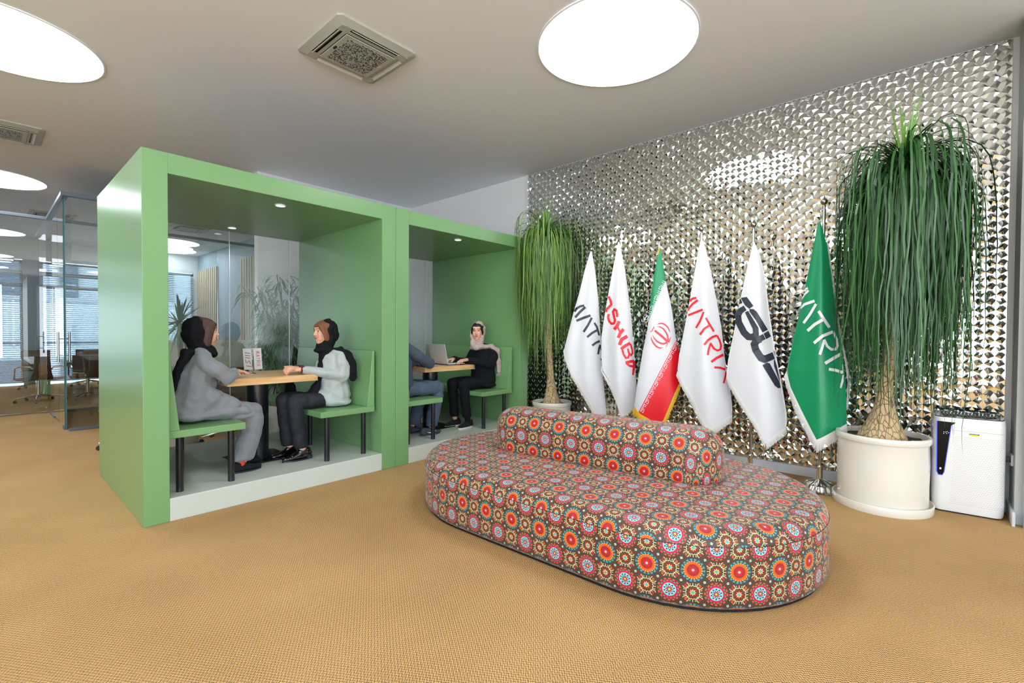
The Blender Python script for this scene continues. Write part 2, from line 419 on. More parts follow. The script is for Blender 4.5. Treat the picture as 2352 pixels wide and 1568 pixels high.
# mirror cladding: rotated-square mosaic of tilted facets
def mirror_cladding():
    a = .0585; p, q = .36, .64
    y0, y1, z0, z1 = YR+.005, 4.27, .092, ZC-.006
    rnd = random.Random(3)
    vid = {}; vs = []
    def V(y, z, kind):
        key = (round(y/a*100), round(z/a*100))
        if key not in vid:
            d = {'T': 0, 'S': 0, 'C': .0060}[kind] + rnd.uniform(-.0008, .0008)
            vid[key] = len(vs); vs.append((XW-.004-d, min(max(y, y0), y1), min(max(z, z0), z1)))
        return vid[key]
    ny = int((y1-y0)/a)+2; nz = int((z1-z0)/a)+2
    fs = []
    for i in range(-1, ny+1):
        for j in range(-1, nz+1):
            cy = y0+i*a; cz = z0+j*a
            hy, hz = (p, q) if (i+j) % 2 == 0 else (q, p)
            R = V(cy+hy*a, cz, 'S'); L = V(cy-hy*a, cz, 'S'); T = V(cy, cz+hz*a, 'T'); B = V(cy, cz-hz*a, 'T')
            fs += [(B, R, T), (B, T, L)]
            # square region centred (i+.5, j+.5)
            h2y, h2z = (q, p) if (i+j) % 2 == 0 else (p, q)
            s1 = V(cy+hy*a, cz, 'S')
            t2 = V(cy+a, cz+h2z*a, 'T')
            s3 = V(cy+a-h2y*a, cz+a, 'S')
            t4 = V(cy, cz+hz*a, 'T')
            c = V(cy+.5*a, cz+.5*a, 'C')
            fs += [(s1, t2, c), (t2, s3, c), (s3, t4, c), (t4, s1, c)]
    def ok(f):
        P = [Vector(vs[k]) for k in f]
        return (P[1]-P[0]).cross(P[2]-P[0]).length > 1e-7
    fs = [f for f in fs if ok(f)]
    mb = MB(); mb.add(vs, fs)
    o = mb.build('mirror_cladding', M['mirror'])
    tag(o, 'wall cladding of small faceted silver mirror tiles behind the row of flags', 'wall cladding')
mirror_cladding()
struct(MB().box(XW-.02, XW, 4.27, 4.285, .088, ZC).build('trim_2', M['wall']))

# ------------------------------------------------------------------ ceiling discs
def disc_mesh():
    mb = MB()
    n = 72; prof = [(.60, 0), (.60, -.012), (.588, -.012)]
    mb.lathe([(.605, .0), (.605, -.008), (.592, -.010), (.592, .0)], n=n)
    return mb
def ceiling_disc(x, y, label, grp='large round ceiling lights'):
    t = thing('ceiling_light', label, 'ceiling light', (x, y, ZC), group=grp)
    disc_mesh().build('rim', M['ceiling'], t, local=True, smooth=30)
    MB().lathe([(.590, -.001), (.590, -.006), (.56, -.014), (.45, -.026), (.25, -.036), (.05, -.040)], n=72).build('diffuser', M['disc'], t, local=True)
    return t
L0 = ceiling_disc(3.261, 1.851, 'large round glowing ceiling light above the patterned sofa')
for x, y, l in [(.127, 5.35, 'large round ceiling light cut by the upper left photo edge'),
                (.107, 10.24, 'round ceiling light at the left photo edge, just above the glass vestibule'),
                (3.17, 14.2, 'round ceiling light seen through the booth glass, nearer of the pair'),  # this disc and the next are built in place of lamp reflections
                (3.45, 15.55, 'round ceiling light seen through the booth glass, farther of the pair')]:
    dup(L0, (x, y, ZC), label=l)
for x, y in [(.1, .4), (-3.05, 1.85), (-3.05, 5.35), (-3.05, 10.24), (.1, -3.3), (3.26, -2.6), (-3.05, -2.6), (-5.0, 3.6), (-5.0, 7.8), (-1.4, 7.8)]:
    dup(L0, (x, y, ZC), label='large round ceiling light in the hall behind the photographer', group='ceiling lights of the hall behind the camera')  # unseen discs added to brighten the hall and the mirror

# ------------------------------------------------------------------ cassette air conditioners
def cassette():
    t = thing('air_conditioner', 'square ceiling air conditioner with perforated grille left of the big round light', 'air conditioner', (2.0, 3.43, ZC), group='ceiling cassette air conditioners')
    h = .335
    mb = MB()
    # bevelled plate ring with four slot openings, built as frame bars
    def ring(o0, z0, o1, z1):
        k = len(mb.v)
        def sq(o, z, c=.03):
            return [(o, -o+c, z), (o, o-c, z), (o-c, o, z), (-o+c, o, z), (-o, o-c, z), (-o, -o+c, z), (-o+c, -o, z), (o-c, -o, z)]
        mb.add(sq(o0, z0)+sq(o1, z1), [(i, (i+1) % 8, 8+(i+1) % 8, 8+i) for i in range(8)])
    ring(h, 0, h, -.012); ring(h, -.012, h-.055, -.038)
    ring(h-.055, -.038, h-.058, -.038)
    mb.build('panel_edge', M['acplastic'], t, local=True, smooth=25)
    mb = MB(); a, b2 = h-.058, h-.115
    # corners and bridging bars
    for sx in (1, -1):
        for sy in (1, -1):
            x0, x1 = sorted((sx*a, sx*(a-.075))); y0, y1 = sorted((sy*a, sy*(a-.075)))
            mb.box(x0, x1, y0, y1, -.038, -.03)
    for s in (1, -1):
        q0, q1 = sorted((s*(b2+.012), s*(b2-.01)))
        mb.box(-a+.07, a-.07, q0, q1, -.038, -.03); mb.box(q0, q1, -a+.07, a-.07, -.038, -.03)
    mb.build('panel', M['acplastic'], t, local=True)
    MB().box(-a, a, -a, a, -.012, -.008).build('slot_void', M['acdark'], t, local=True)
    for ang in range(4):
        fl = MB(); fl.prism([(a-.040, -.018), (a-.036, -.014), (a-.002, -.045), (a-.006, -.049)], -a+.078, a-.078, 'y')
        o = fl.build('air_flap', M['acplastic'], t, local=True)
        o.rotation_euler = (0, 0, ang*PI/2)
    g = MB(); k = b2-.012
    g.box(-k, k, -k, k, -.048, -.04)
    g.build('grille_frame', M['acplastic'], t, local=True, bevel=.006)
    gr = MB().box(-k+.04, k-.04, -k+.035, k-.035, -.0496, -.047).build('grille', ac_perf(), t, local=True)
    for (cx, cy, rr) in [(-k+.02, 0, .011), (k-.02, 0, .011)]:
        bd = MB(); bd.lathe([(rr, 0), (rr, -.003)], (0, 0, 0), 20)
        bd.v = [(x*.9+cx, y*2.2+cy, z-.0485) for x, y, z in bd.v]
        bd.build('oval_badge', M['acdark'] if cx < 0 else M['acplastic'], t, local=True)
    return t
def ac_perf():
    m = bpy.data.materials.new('perforated_grille'); m.use_nodes = True; nt = m.node_tree; X.nt = nt
    b = nt.nodes['Principled BSDF']; b.inputs['Roughness'].default_value = .5
    tc = nt.nodes.new('ShaderNodeTexCoord'); vo = nt.nodes.new('ShaderNodeTexVoronoi'); vo.inputs['Scale'].default_value = 70; vo.inputs['Randomness'].default_value = .55
    nt.links.new(tc.outputs['Object'], vo.inputs['Vector'])
    v2 = nt.nodes.new('ShaderNodeTexNoise'); v2.inputs['Scale'].default_value = 45; nt.links.new(tc.outputs['Object'], v2.inputs['Vector'])
    k = (X(vo.outputs['Distance']) < (X(v2.outputs[0])*.85+.02))
    mx = nt.nodes.new('ShaderNodeMix'); mx.data_type = 'RGBA'; nt.links.new(k.v, mx.inputs[0])
    mx.inputs[6].default_value = (*lin((172, 176, 170)), 1); mx.inputs[7].default_value = (*lin((30, 32, 32)), 1)
    nt.links.new(mx.outputs[2], b.inputs['Base Color'])
    return m
AC0 = cassette()
dup(AC0, (.16, 7.68, ZC), label='square ceiling air conditioner cut off by the left photo edge')
dup(AC0, (3.0, 11.9, ZC), label='square ceiling air conditioner seen through the glass back of the near booth')
dup(AC0, (.95, 12.6, ZC), label='square ceiling air conditioner beyond the glass vestibule')

# ================================================================== BEYOND THE BOOTHS
M['frame'] = M['frame0']
M['facade'] = mat('white_facade', (228, 232, 236), .8)
M['facadewin'] = mat('facade_window', (90, 110, 130), .2)
M['blind'] = mat('venetian_blind_slat', (205, 214, 222), .45)
M['slat'] = mat('beige_vertical_slat', (186, 166, 138), .6)
M['khaki'] = mat('khaki_upholstery', (166, 168, 146), .8, bump=(200, .3, .004))
M['brown'] = mat('brown_mesh_leather', (92, 66, 54), .45)
M['tablewhite'] = mat('white_table_laminate', (226, 228, 226), .3)
# far window wall
WY = 16.3
wl = MB(); wl.box(X0R, 8.2, WY, WY+.15, 3.02, ZC)
wl.box(2.6, 3.3, WY, WY+.15, 0, 3.02); wl.box(3.3, 4.3, WY, WY+.15, 0, .84); wl.box(4.18, 8.2, WY, WY+.15, 0, 3.02)
struct(wl.build('wall_back', M['wallgrey']))
def window(x0, x1, z0, z1, idx):
    t = bpy.data.objects.new('window_%d' % idx, None); COL.objects.link(t); t.location = (x0, WY, z0); struct(t)
    fr = MB(); w = .05
    fr.box(x0, x0+w, WY, WY+.08, z0, z1); fr.box(x1-w, x1, WY, WY+.08, z0, z1)
    fr.box(x0, x1, WY, WY+.08, z0, z0+w); fr.box(x0, x1, WY, WY+.08, z1-w, z1)
    if z0 < .5: fr.box(x0, x1, WY, WY+.08, 2.66, 2.76); fr.box(x0, x1, WY, WY+.08, 2.36, 2.43); fr.box(x0, x1, WY, WY+.08, 1.0, 1.03)
    fr.build('window_frame', M['frame'], t)
    MB().box(x0, x1, WY+.035, WY+.045, z0, z1).build('window_pane', M['solar'], t)
    bl = MB(); k = 0; z = z0+.03
    while z < min(z1, 2.93)-.02:
        bl.prism([(WY-.075, z), (WY-.045, z+.016), (WY-.045, z+.018), (WY-.075, z+.002)], x0+.02, x1-.02, 'x'); z += .05
    bl.build('window_blind', M['blind'], t)
    return t
k = 1
for x0, x1 in [(-5.8, -4.2), (-4.2, -2.6), (-2.6, -1.0), (-1.0, .68), (.98, 2.6)]:
    window(x0, x1, .06, 3.0, k); k += 1
window(3.3, 4.18, .86, 3.0, k)
struct(MB().box(.68, .98, WY-.02, WY+.3, 0, 3.02).build('trim_3', M['frame']))
# house across the street
fc = thing('facade', 'white house front across the street seen through the far blinds', 'building', (2, 25, 0))
MB().box(-14, 18, 25, 25.4, -6, 10).build('wall', M['facade'], fc)
MB().box(-14, 18, 24.8, 25, .55, .75).build('cornice', M['facade'], fc)
MB().box(-14, 18, 24.85, 25, 2.25, 2.35).build('cornice', M['facade'], fc)
for i in range(-7, 9):
    for z0, z1 in ((-1.6, .2), (2.6, 4.5), (5.9, 7.6)):
        MB().box(i*1.55+.2, i*1.55+1.0, 24.9, 25.02, z0, z1).build('window', M['facadewin'], fc)
# side wall with beige slats
struct(MB().box(4.3, 4.4, 7.12, WY, 0, ZC).build('wall_meeting_room', mat('blue_grey_wall_paint', (136, 154, 164), .6)))
def slats(y0, y1, label):
    t = thing('slat_screen', label, 'slat screen', (4.26, y0, 0), group='beige vertical slat screens')
    mb = MB(); y = y0
    while y < y1:
        mb.box(4.24, 4.295, y, y+.09, .02, 3.08); y += .16
    mb.build('slats', M['slat'], t); return t
slats(14.5, 16.2, 'beige vertical slat screen beside the far blinds, behind the booth glass')
slats(11.5, 12.7, 'beige vertical slat screen left of the white pillar, behind the booth glass')

# glass vestibule and meeting room partition
def partition(name, label, panes, rails, edges=(), grp=None):
    t = thing(name, label, 'glass partition', (panes[0][0], panes[0][2], 0))
    for p in panes: MB().box(*p).build('glass_pane', M['glass2'], t)
    for p in rails: MB().box(*p).build('rail', M['alu'], t, bevel=.003)
    for p in edges: MB().box(*p).build('glass_edge', M['glassedge'], t)
    return t
ZG = 3.12
partition('glass_partition', 'glass front of the vestibule beside the green booth, grey rails above and below', [(.80, 2.5, 8.455, 8.467, .03, ZG-.04)],
          [(.76, 2.5, 8.43, 8.49, 0, .035), (.70, 2.5, 8.42, 8.50, ZG-.05, ZG)])
partition('glass_partition', 'long glass wall of the conference room behind the vestibule', [(-5.9, -2.6, 10.55, 10.562, .03, ZG-.04), (-2.6, .70, 10.55, 10.562, .03, ZG-.04), (.80, 2.5, 10.55, 10.562, .03, ZG-.04), (2.5, 4.28, 10.55, 10.562, .03, ZG-.04)],
          [(.78, 4.29, 10.53, 10.58, 0, .035), (-5.95, -1.2, 10.53, 10.58, 0, .03), (-5.95, 4.29, 10.52, 10.59, ZG-.045, ZG)])
partition('glass_partition', 'narrow glass side panel of the vestibule under the overhead rail', [(.735, .747, 9.30, 10.5, .03, ZG-.04)],
          [(.70, .78, 8.5, 10.5, ZG-.05, ZG), (.72, .76, 9.9, 10.5, 0, .03)])
gd = thing('glass_door', 'glass door with long bar handles at the corner of the vestibule', 'door', (.74, 8.62, 0))
MB().box(.735, .747, 8.62, 9.28, .012, ZG-.06).build('glass_pane', M['glass2'], gd)
MB().box(.733, .749, 8.606, 8.62, .012, ZG-.06).build('glass_edge', M['glassedge'], gd)
MB().box(.748, .756, 8.600, 8.622, .012, ZG-.06).build('edge_strip', M['alu'], gd)
MB().box(.725, .757, 8.62, 8.75, 0, .05).build('floor_pivot', M['alu'], gd)
for s in (-1, 1):
    x = .741+s*.055
    h = MB().tube([(x, 8.70, .90), (x, 8.70, 1.30)], .012, 10)
    h.tube([(.741, 8.70, 1.21), (x, 8.70, 1.21)], .007, 8).tube([(.741, 8.70, .99), (x, 8.70, .99)], .007, 8)
    h.build('bar_handle', M['chrome'], gd, smooth=40)

# conference table and chairs
ct = thing('conference_table', 'white conference table on green conical legs in the far glass room', 'table', (1.5, 13.8, 0))
MB().box(.62, 2.5, 12.75, 14.9, .68, .74).build('tabletop', M['tablewhite'], ct, bevel=.01)
MB().box(.80, 2.3, 12.95, 14.7, .60, .68).build('apron', M['tablewhite'], ct, bevel=.01)
for x, y in ((.98, 13.3), (.98, 14.4), (2.1, 13.3), (2.1, 14.4)):
    MB().lathe([(.17, 0), (.16, .02), (.10, .60)], (x, y, 0), 24).build('leg', M['green'], ct, smooth=40)
def office_chair():
    t = thing('office_chair', 'brown office chair with chrome base at the near side of the conference table', 'chair', (1.37, 12.25, 0), group='brown conference chairs')
    # faces +y in its own frame
    s = MB(); prof = [(.24, .44), (.10, .425), (-.10, .425), (-.20, .45), (-.25, .55), (-.28, .70), (-.30, .84), (-.29, .86)]
    pts = [(y, z) for y, z in prof] + [(y-.018, z-.02 if y > -.2 else z) for y, z in prof[::-1]]
    k = 5; s.prism(prof[:k]+[(y-.02, z-.02) for y, z in prof[:k]][::-1], -.24, .24, 'x').build('seat', M['brown'], t, local=True, smooth=50)
    k2 = 3; s = MB(); s.prism(prof[k2:]+[(y-.022, z-.005) for y, z in prof[k2:]][::-1], -.24, .24, 'x').build('backrest', M['brown'], t, local=True, smooth=50)
    for sx in (-1, 1):
        MB().tube([(sx*.25, .18, .44), (sx*.25, .16, .62), (sx*.25, .05, .66), (sx*.25, -.22, .66), (sx*.25, -.27, .62)], .012, 8).build('armrest', M['chrome'], t, local=True, smooth=40)
    MB().tube([(0, 0, .09), (0, 0, .43)], [.03, .022], 12).build('gas_lift', M['chrome'], t, local=True, smooth=40)
    for i in range(5):
        a = i*2*PI/5+.3
        lg = MB().tube([(0, 0, .12), (.15*math.cos(a), .15*math.sin(a), .105), (.31*math.cos(a), .31*math.sin(a), .075)], [.022, .018, .012], 8).build('leg', M['chrome'], t, local=True, smooth=40)
        MB().tube([(.31*math.cos(a)-.015*math.sin(a), .31*math.sin(a)+.015*math.cos(a), .028), (.31*math.cos(a)+.015*math.sin(a), .31*math.sin(a)-.015*math.cos(a), .028)], .028, 14).build('caster', M['black'], lg, local=True, smooth=40)
    return t
oc = office_chair()
dup(oc, (.70, 12.35, 0), .5, 'brown office chair turned aside at the left near corner of the conference table')
dup(oc, (.85, 15.2, 0), PI, 'brown office chair at the far left side of the conference table')
dup(oc, (1.72, 15.2, 0), PI-.15, 'brown office chair at the far right side of the conference table')
dup(oc, (2.06, 12.35, 0), -.2, 'brown office chair at the near side, hidden partly by the green booth')
dup(oc, (1.16, 6.78, 0), 2.6, 'office chair behind the near booth, its star base showing under the bench')
dup(oc, (2.02, 6.42, 0), 2.9, 'office chair behind the near booth, seen under the table')

# khaki high-back settee behind the near booth
st = thing('settee', 'khaki high-back settee behind the near booth', 'sofa', (2.3, 7.3, 0))
for z0, z1, y0 in ((.42, .79, 7.42), (.795, 1.20, 7.44)):
    MB().box(1.55, 2.78, y0, 7.60, z0, z1).build('back_cushion', M['khaki'], st, bevel=.03)
MB().box(1.55, 2.78, 6.95, 7.44, .24, .44).build('seat_cushion', M['khaki'], st, bevel=.035)
MB().box(1.57, 2.76, 7.0, 7.58, .06, .26).build('frame', M['khaki'], st, bevel=.01)
for x in (1.62, 2.70):
    for y in (7.05, 7.52): MB().tube([(x, y, 0), (x, y, .07)], .02, 10).build('leg', M['black'], st)

# suspended linear lamps of the conference room
M['bar'] = mat('linear_lamp_diffuser', (255, 255, 255), .5, emit=(240, 248, 255), estr=7)
def pendant(x0, x1, y, label):
    t = thing('pendant_light', label, 'pendant lamp', (x0, y, 2.72), group='linear pendant lamps of the conference room')
    MB().box(x0, x1, y-.05, y+.05, 2.74, 2.80).build('housing', M['alu'], t, bevel=.004)
    MB().box(x0+.01, x1-.01, y-.044, y+.044, 2.732, 2.742).build('diffuser', M['bar'], t)
    for x in (x0+.35, x1-.35): MB().tube([(x, y, 2.80), (x, y, ZC)], .005, 6).build('rod', M['alu'], t)
pendant(-2.1, .46, 13.9, 'long linear pendant lamp at the left photo edge in the glass room')
pendant(-5.4, -2.8, 13.9, 'long linear pendant lamp further left in the glass room, outside the photo')  # second lamp added out of sight for more light in the far room
# ================================================================== BOOTHS
HB, HO, ZP = 2.54, 2.40, .16
M['joint'] = mat('clear_silicone_joint', (225, 238, 240), .2)
M['rooftop'] = mat('raw_roof_board', (120, 116, 108), .8)  # grey so that the roof does not tint the ceiling green
def booth(x0, x1, xi0, xi1, label, back, spots):
    t = thing('meeting_booth', label, 'booth', (x0, YF, 0), group='green meeting booths')
    MB().box(x0, xi0, YF, YB, 0, HB).build('side_panel', M['green'], t, bevel=.003)
    MB().box(xi1, x1, YF, YB, 0, HB).build('side_panel', M['green'], t, bevel=.003)
    MB().box(xi0, xi1, YF, YB, HO, HB).build('roof_panel', M['green'], t, bevel=.002)
    MB().box(x0+.01, x1-.01, YF+.02, YB-.01, HB, HB+.006).build('roof_cover', M['rooftop'], t)  # unseen cover added to keep green bounce off the ceiling
    MB().box(xi0, xi1, YF, YB, 0, ZP).build('platform', M['platform'], t, bevel=.004)
    cuts = [xi0+q for q in (0, .926, 1.559)]+[xi1]
    for k in range(3):
        MB().box(cuts[k]+(.002 if k else -.005), cuts[k+1]-(.002 if k < 2 else -.005), YB-.03, YB-.02, ZP, HO).build('glass_pane', back, t)
        if k: MB().box(cuts[k]-.003, cuts[k]+.003, YB-.032, YB-.018, ZP, HO).build('glass_joint', M['joint'], t)
    for (x, y) in spots:
        d = MB().lathe([(.045, 0), (.045, -.006), (.036, -.008), (.036, -.002)], (x, y, HO), 28).build('downlight', M['white'], t, smooth=30)
        MB().lathe([(.035, -.002), (.035, -.005)], (x, y, HO), 24).build('lens', M['spot'], d)
    return t
B1 = booth(.715, 2.700, .861, 2.548, 'near green lacquered meeting booth with two women at its table', M['glass'], [(1.71, 4.172), (1.745, 5.45)])
B2 = booth(2.703, 4.722, 2.857, 4.575, 'far green meeting booth with the laptop user, beside the mirrored wall', M['glass'], [(3.682, 4.119), (3.70, 5.45)])
for b_, cx_ in ((B1, 1.71), (B2, 3.68)):
    for y in (4.172, 5.45):
        l = bpy.data.lights.new('downlight_lamp', 'SPOT'); l.energy = 14; l.spot_size = 2.2; l.spot_blend = .8; l.shadow_soft_size = .05; l.color = (.9, .95, 1)
        o = bpy.data.objects.new('downlight_lamp', l); COL.objects.link(o); o.location = (cx_, y, HO-.03)

def bench(x0, x1, side, ox, label):
    """side=-1 backrest at x0, +1 at x1"""
    t = thing('bench', label, 'bench', (x0+ox, 4.0, ZP), group='green booth benches')
    y0, y1 = 4.0, 5.60; zs = .612
    MB().box(x0+ox, x1+ox, y0, y1, zs-.052, zs).build('seat', M['green'], t, bevel=.004)
    if side > 0: pts = [(x1+ox-.075, zs), (x1+ox, zs), (x1+ox, zs+.53), (x1+ox-.018, zs+.53)]
    else: pts = [(x0+ox, zs), (x0+ox+.075, zs), (x0+ox+.018, zs+.53), (x0+ox, zs+.53)]
    MB().prism(pts, y0+.005, y1, 'y').build('backrest', M['green'], t, bevel=.003)
    xa, xb = (x0+ox+.085, x1+ox-.085)
    for (x, y) in [(xa, 4.06), (xb, 4.06), ((xa+xb)/2, 4.78), (xa, 5.44), (xb, 5.44)]:
        MB().tube([(x, y, ZP), (x, y, zs-.05)], .0235, 20).build('leg', M['black'], t, smooth=40)
    return t
bench(.865, 1.372, -1, 0, 'green bench under the woman in the grey coat')
bench(1.98, 2.515, 1, 0, 'green bench under the woman in the pale grey blazer')
bench(.865, 1.372, -1, 1.99, 'green bench holding the person half hidden by the green post')
bench(1.98, 2.515, 1, 1.99, 'green bench under the woman with the laptop')

def booth_table(ox, label):
    t = thing('booth_table', label, 'table', (1.70+ox, 4.62, ZP), group='oak booth tables')
    MB().box(1.322+ox, 2.075+ox, 4.25, 4.99, .872, .931).build('tabletop', M['wood'], t, bevel=.003)
    MB().tube([(1.675+ox, 4.60, ZP+.012), (1.675+ox, 4.60, .872)], .092, 40).build('column', M['black'], t, smooth=40)
    MB().box(1.455+ox, 1.915+ox, 4.40, 4.85, ZP, ZP+.012).build('base_plate', M['blackgloss'], t, bevel=.003)
    return t
booth_table(0, 'oak topped table on a black column between the two seated women')
booth_table(1.99, 'oak topped table on a black column holding the open laptop')

# ================================================================== SOFA
def stadium_pts(cx, cy, L, W, ang, off, n=28):
    r = W/2; s = L/2-r; out = []
    for k in range(2):
        for i in range(n+1):
            t = -PI/2+PI*i/n+PI*k
            x = (s if k == 0 else -s)+(r-off)*math.cos(t); y = (r-off)*math.sin(t)
            out.append((cx+x*math.cos(ang)-y*math.sin(ang), cy+x*math.sin(ang)+y*math.cos(ang)))
    # subdivide the straights so the fabric can crease
    return out
CELL = .213
def upholstered(name, cx, cy, L, W, ang, z0, z1, rr, parent, uo=(0, 0), wrap=False):
    rings = []   # (off, z)
    rings.append((.02, z0)); rings.append((0, z0+.02))
    for k in range(1, 5): rings.append((0, z0+.02+(z1-rr-z0-.02)*k/5))
    for k in range(0, 9):
        t = k/8*PI/2; rings.append((rr*(1-math.cos(t)), z1-rr+rr*math.sin(t)))
    vs = []; R = []
    for off, z in rings:
        p = stadium_pts(cx, cy, L, W, ang, off); R.append(p); vs += [(x, y, z) for x, y in p]
    n = len(R[0]); k = len(rings)
    base = R[1]; per = [0]
    for i in range(n): per.append(per[-1]+math.dist(base[i], base[(i+1) % n]))
    P = per[-1]; sc = round(P/CELL)/P
    seam = 0 if wrap else 7   # the ring where the side band meets the top panel
    fs = []; uvs = []
    ca, sa = math.cos(ang), math.sin(ang)
    def topuv(x, y, extra=0):
        return (((x-cx)*ca+(y-cy)*sa)/CELL+uo[0], (-(x-cx)*sa+(y-cy)*ca)/CELL+uo[1])
    arc = [0]
    for i in range(1, k): arc.append(arc[-1]+math.hypot(rings[i][0]-rings[i-1][0], rings[i][1]-rings[i-1][1]))
    for i in range(k-1):
        for j in range(n):
            j2 = (j+1) % n
            fs.append((i*n+j, i*n+j2, (i+1)*n+j2, (i+1)*n+j))
            if i < seam:
                ua, ub = per[j]*sc, per[j+1]*sc; va, vb = arc[i]/CELL+.08, arc[i+1]/CELL+.08
                uvs += [(ua, va), (ub, va), (ub, vb), (ua, vb)]
            else:
                # unroll outward of the flat top
                for (ii, jj) in ((i, j), (i, j2), (i+1, j2), (i+1, j)):
                    x, y = R[-1][jj]; e = arc[-1]-arc[ii]
                    ex, ey = R[0][jj][0]-x, R[0][jj][1]-y; l = math.hypot(ex, ey) or 1
                    uvs.append(topuv(x+ex/l*e, y+ey/l*e))
    # flat top: strips across from side to side, gently crowned by subdividing inward
    last = (k-1)*n; prev = last; prevR = R[-1]
    r_in = W/2-rings[-1][0]
    steps = 6
    for s_ in range(1, steps+1):
        off = rings[-1][0]+r_in*s_/steps*.999
        p = stadium_pts(cx, cy, L, W, ang, off); zz = z1+.012*(1-(1-s_/steps)**2) if rr < .1 else z1+.004*s_/steps
        o = len(vs); vs += [(x, y, zz) for x, y in p]
        for j in range(n):
            j2 = (j+1) % n
            fs.append((prev+j, prev+j2, o+j2, o+j))
            for q in (prevR[j], prevR[j2], p[j2], p[j]): uvs.append(topuv(*q))
        prev = o; prevR = p
    mb = MB(); mb.v = vs; mb.f = fs; mb.mi = [0]*len(fs)
    # bottom
    mb.f.append(tuple(range(n))[::-1]); mb.mi.append(0); uvs += [(0, 0)]*n
    o = mb.build(name, M['suzani'], parent, smooth='keep', uvs=uvs)
    # seam piping
    ss = MB(); ring = stadium_pts(cx, cy, L, W, ang, rings[seam][0]-.001)
    ss.tube([(x, y, rings[seam][1]) for x, y in ring]+[(ring[0][0], ring[0][1], rings[seam][1])], .0011, 6)
    return o, ss, rings
SX, SY, SL, SW, SA = 2.963, 1.821, 2.850, 1.708, -1.552
sofa = thing('island_sofa', 'long oval backless sofa in orange and blue medallion fabric in the foreground', 'sofa', (SX, SY, 0))
so, ss, rg = upholstered('seat', SX, SY, SL, SW, SA, .016, .388, .085, sofa, (.28, .13))
M['seam'] = mat('seam_shadow_thread', (60, 36, 32), .8)  # thread in its own brown
ss.build('seam', M['seam'], sofa, smooth=True)
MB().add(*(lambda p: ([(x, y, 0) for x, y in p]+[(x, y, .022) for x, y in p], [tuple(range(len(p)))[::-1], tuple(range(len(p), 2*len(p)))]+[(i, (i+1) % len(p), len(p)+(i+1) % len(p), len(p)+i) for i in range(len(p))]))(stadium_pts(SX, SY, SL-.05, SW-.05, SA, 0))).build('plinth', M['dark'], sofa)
bo, bs, _ = upholstered('bolster', 2.995, 1.824, 1.727, .409, -1.4555, .392, .719, .1457, sofa, (.0, .0), True)
# vertical seams of the side band

# ================================================================== FLAGS
M['fwhite'] = mat('white_satin', (220, 220, 221), .38, sheen=.3, bump=(6, .12, .02))
M['fgreen'] = mat('green_satin', (0, 140, 88), .34, sheen=.2, bump=(6, .12, .02))
M['fred'] = mat('red_satin', (236, 22, 34), .36)
M['fringe'] = mat('white_fringe', (226, 224, 218), .7, noise=(300, .25))
M['fringey'] = mat('golden_fringe', (246, 184, 20), .6, noise=(300, .25))
M['inkdark'] = mat('dark_ink', (44, 48, 60), .45)
M['inkred'] = mat('red_ink', (238, 30, 44), .4)
M['inkwhite'] = mat('white_ink', (238, 236, 238), .4)
M['inkgreen'] = mat('green_ink', (0, 130, 84), .4)

def pinterp(pl, y, k=1):
    """x on a polyline given y"""
    for (x0, y0), (x1, y1) in zip(pl, pl[1:]):
        if min(y0, y1) <= y <= max(y0, y1):
            return x0 if y1 == y0 else x0+(x1-x0)*(y-y0)/(y1-y0)
    return pl[0][0] if y < pl[0][1] else pl[-1][0]
def resample(pl, n):
    L = [0]
    for a, b in zip(pl, pl[1:]): L.append(L[-1]+math.dist(a, b))
    out = []; j = 0
    for i in range(n):
        t = L[-1]*i/(n-1)
        while j < len(L)-2 and L[j+1] < t: j += 1
        f = (t-L[j])/max(1e-9, L[j+1]-L[j]); f = min(1, f)
        out.append((pl[j][0]+(pl[j+1][0]-pl[j][0])*f, pl[j][1]+(pl[j+1][1]-pl[j][1])*f))
    return out

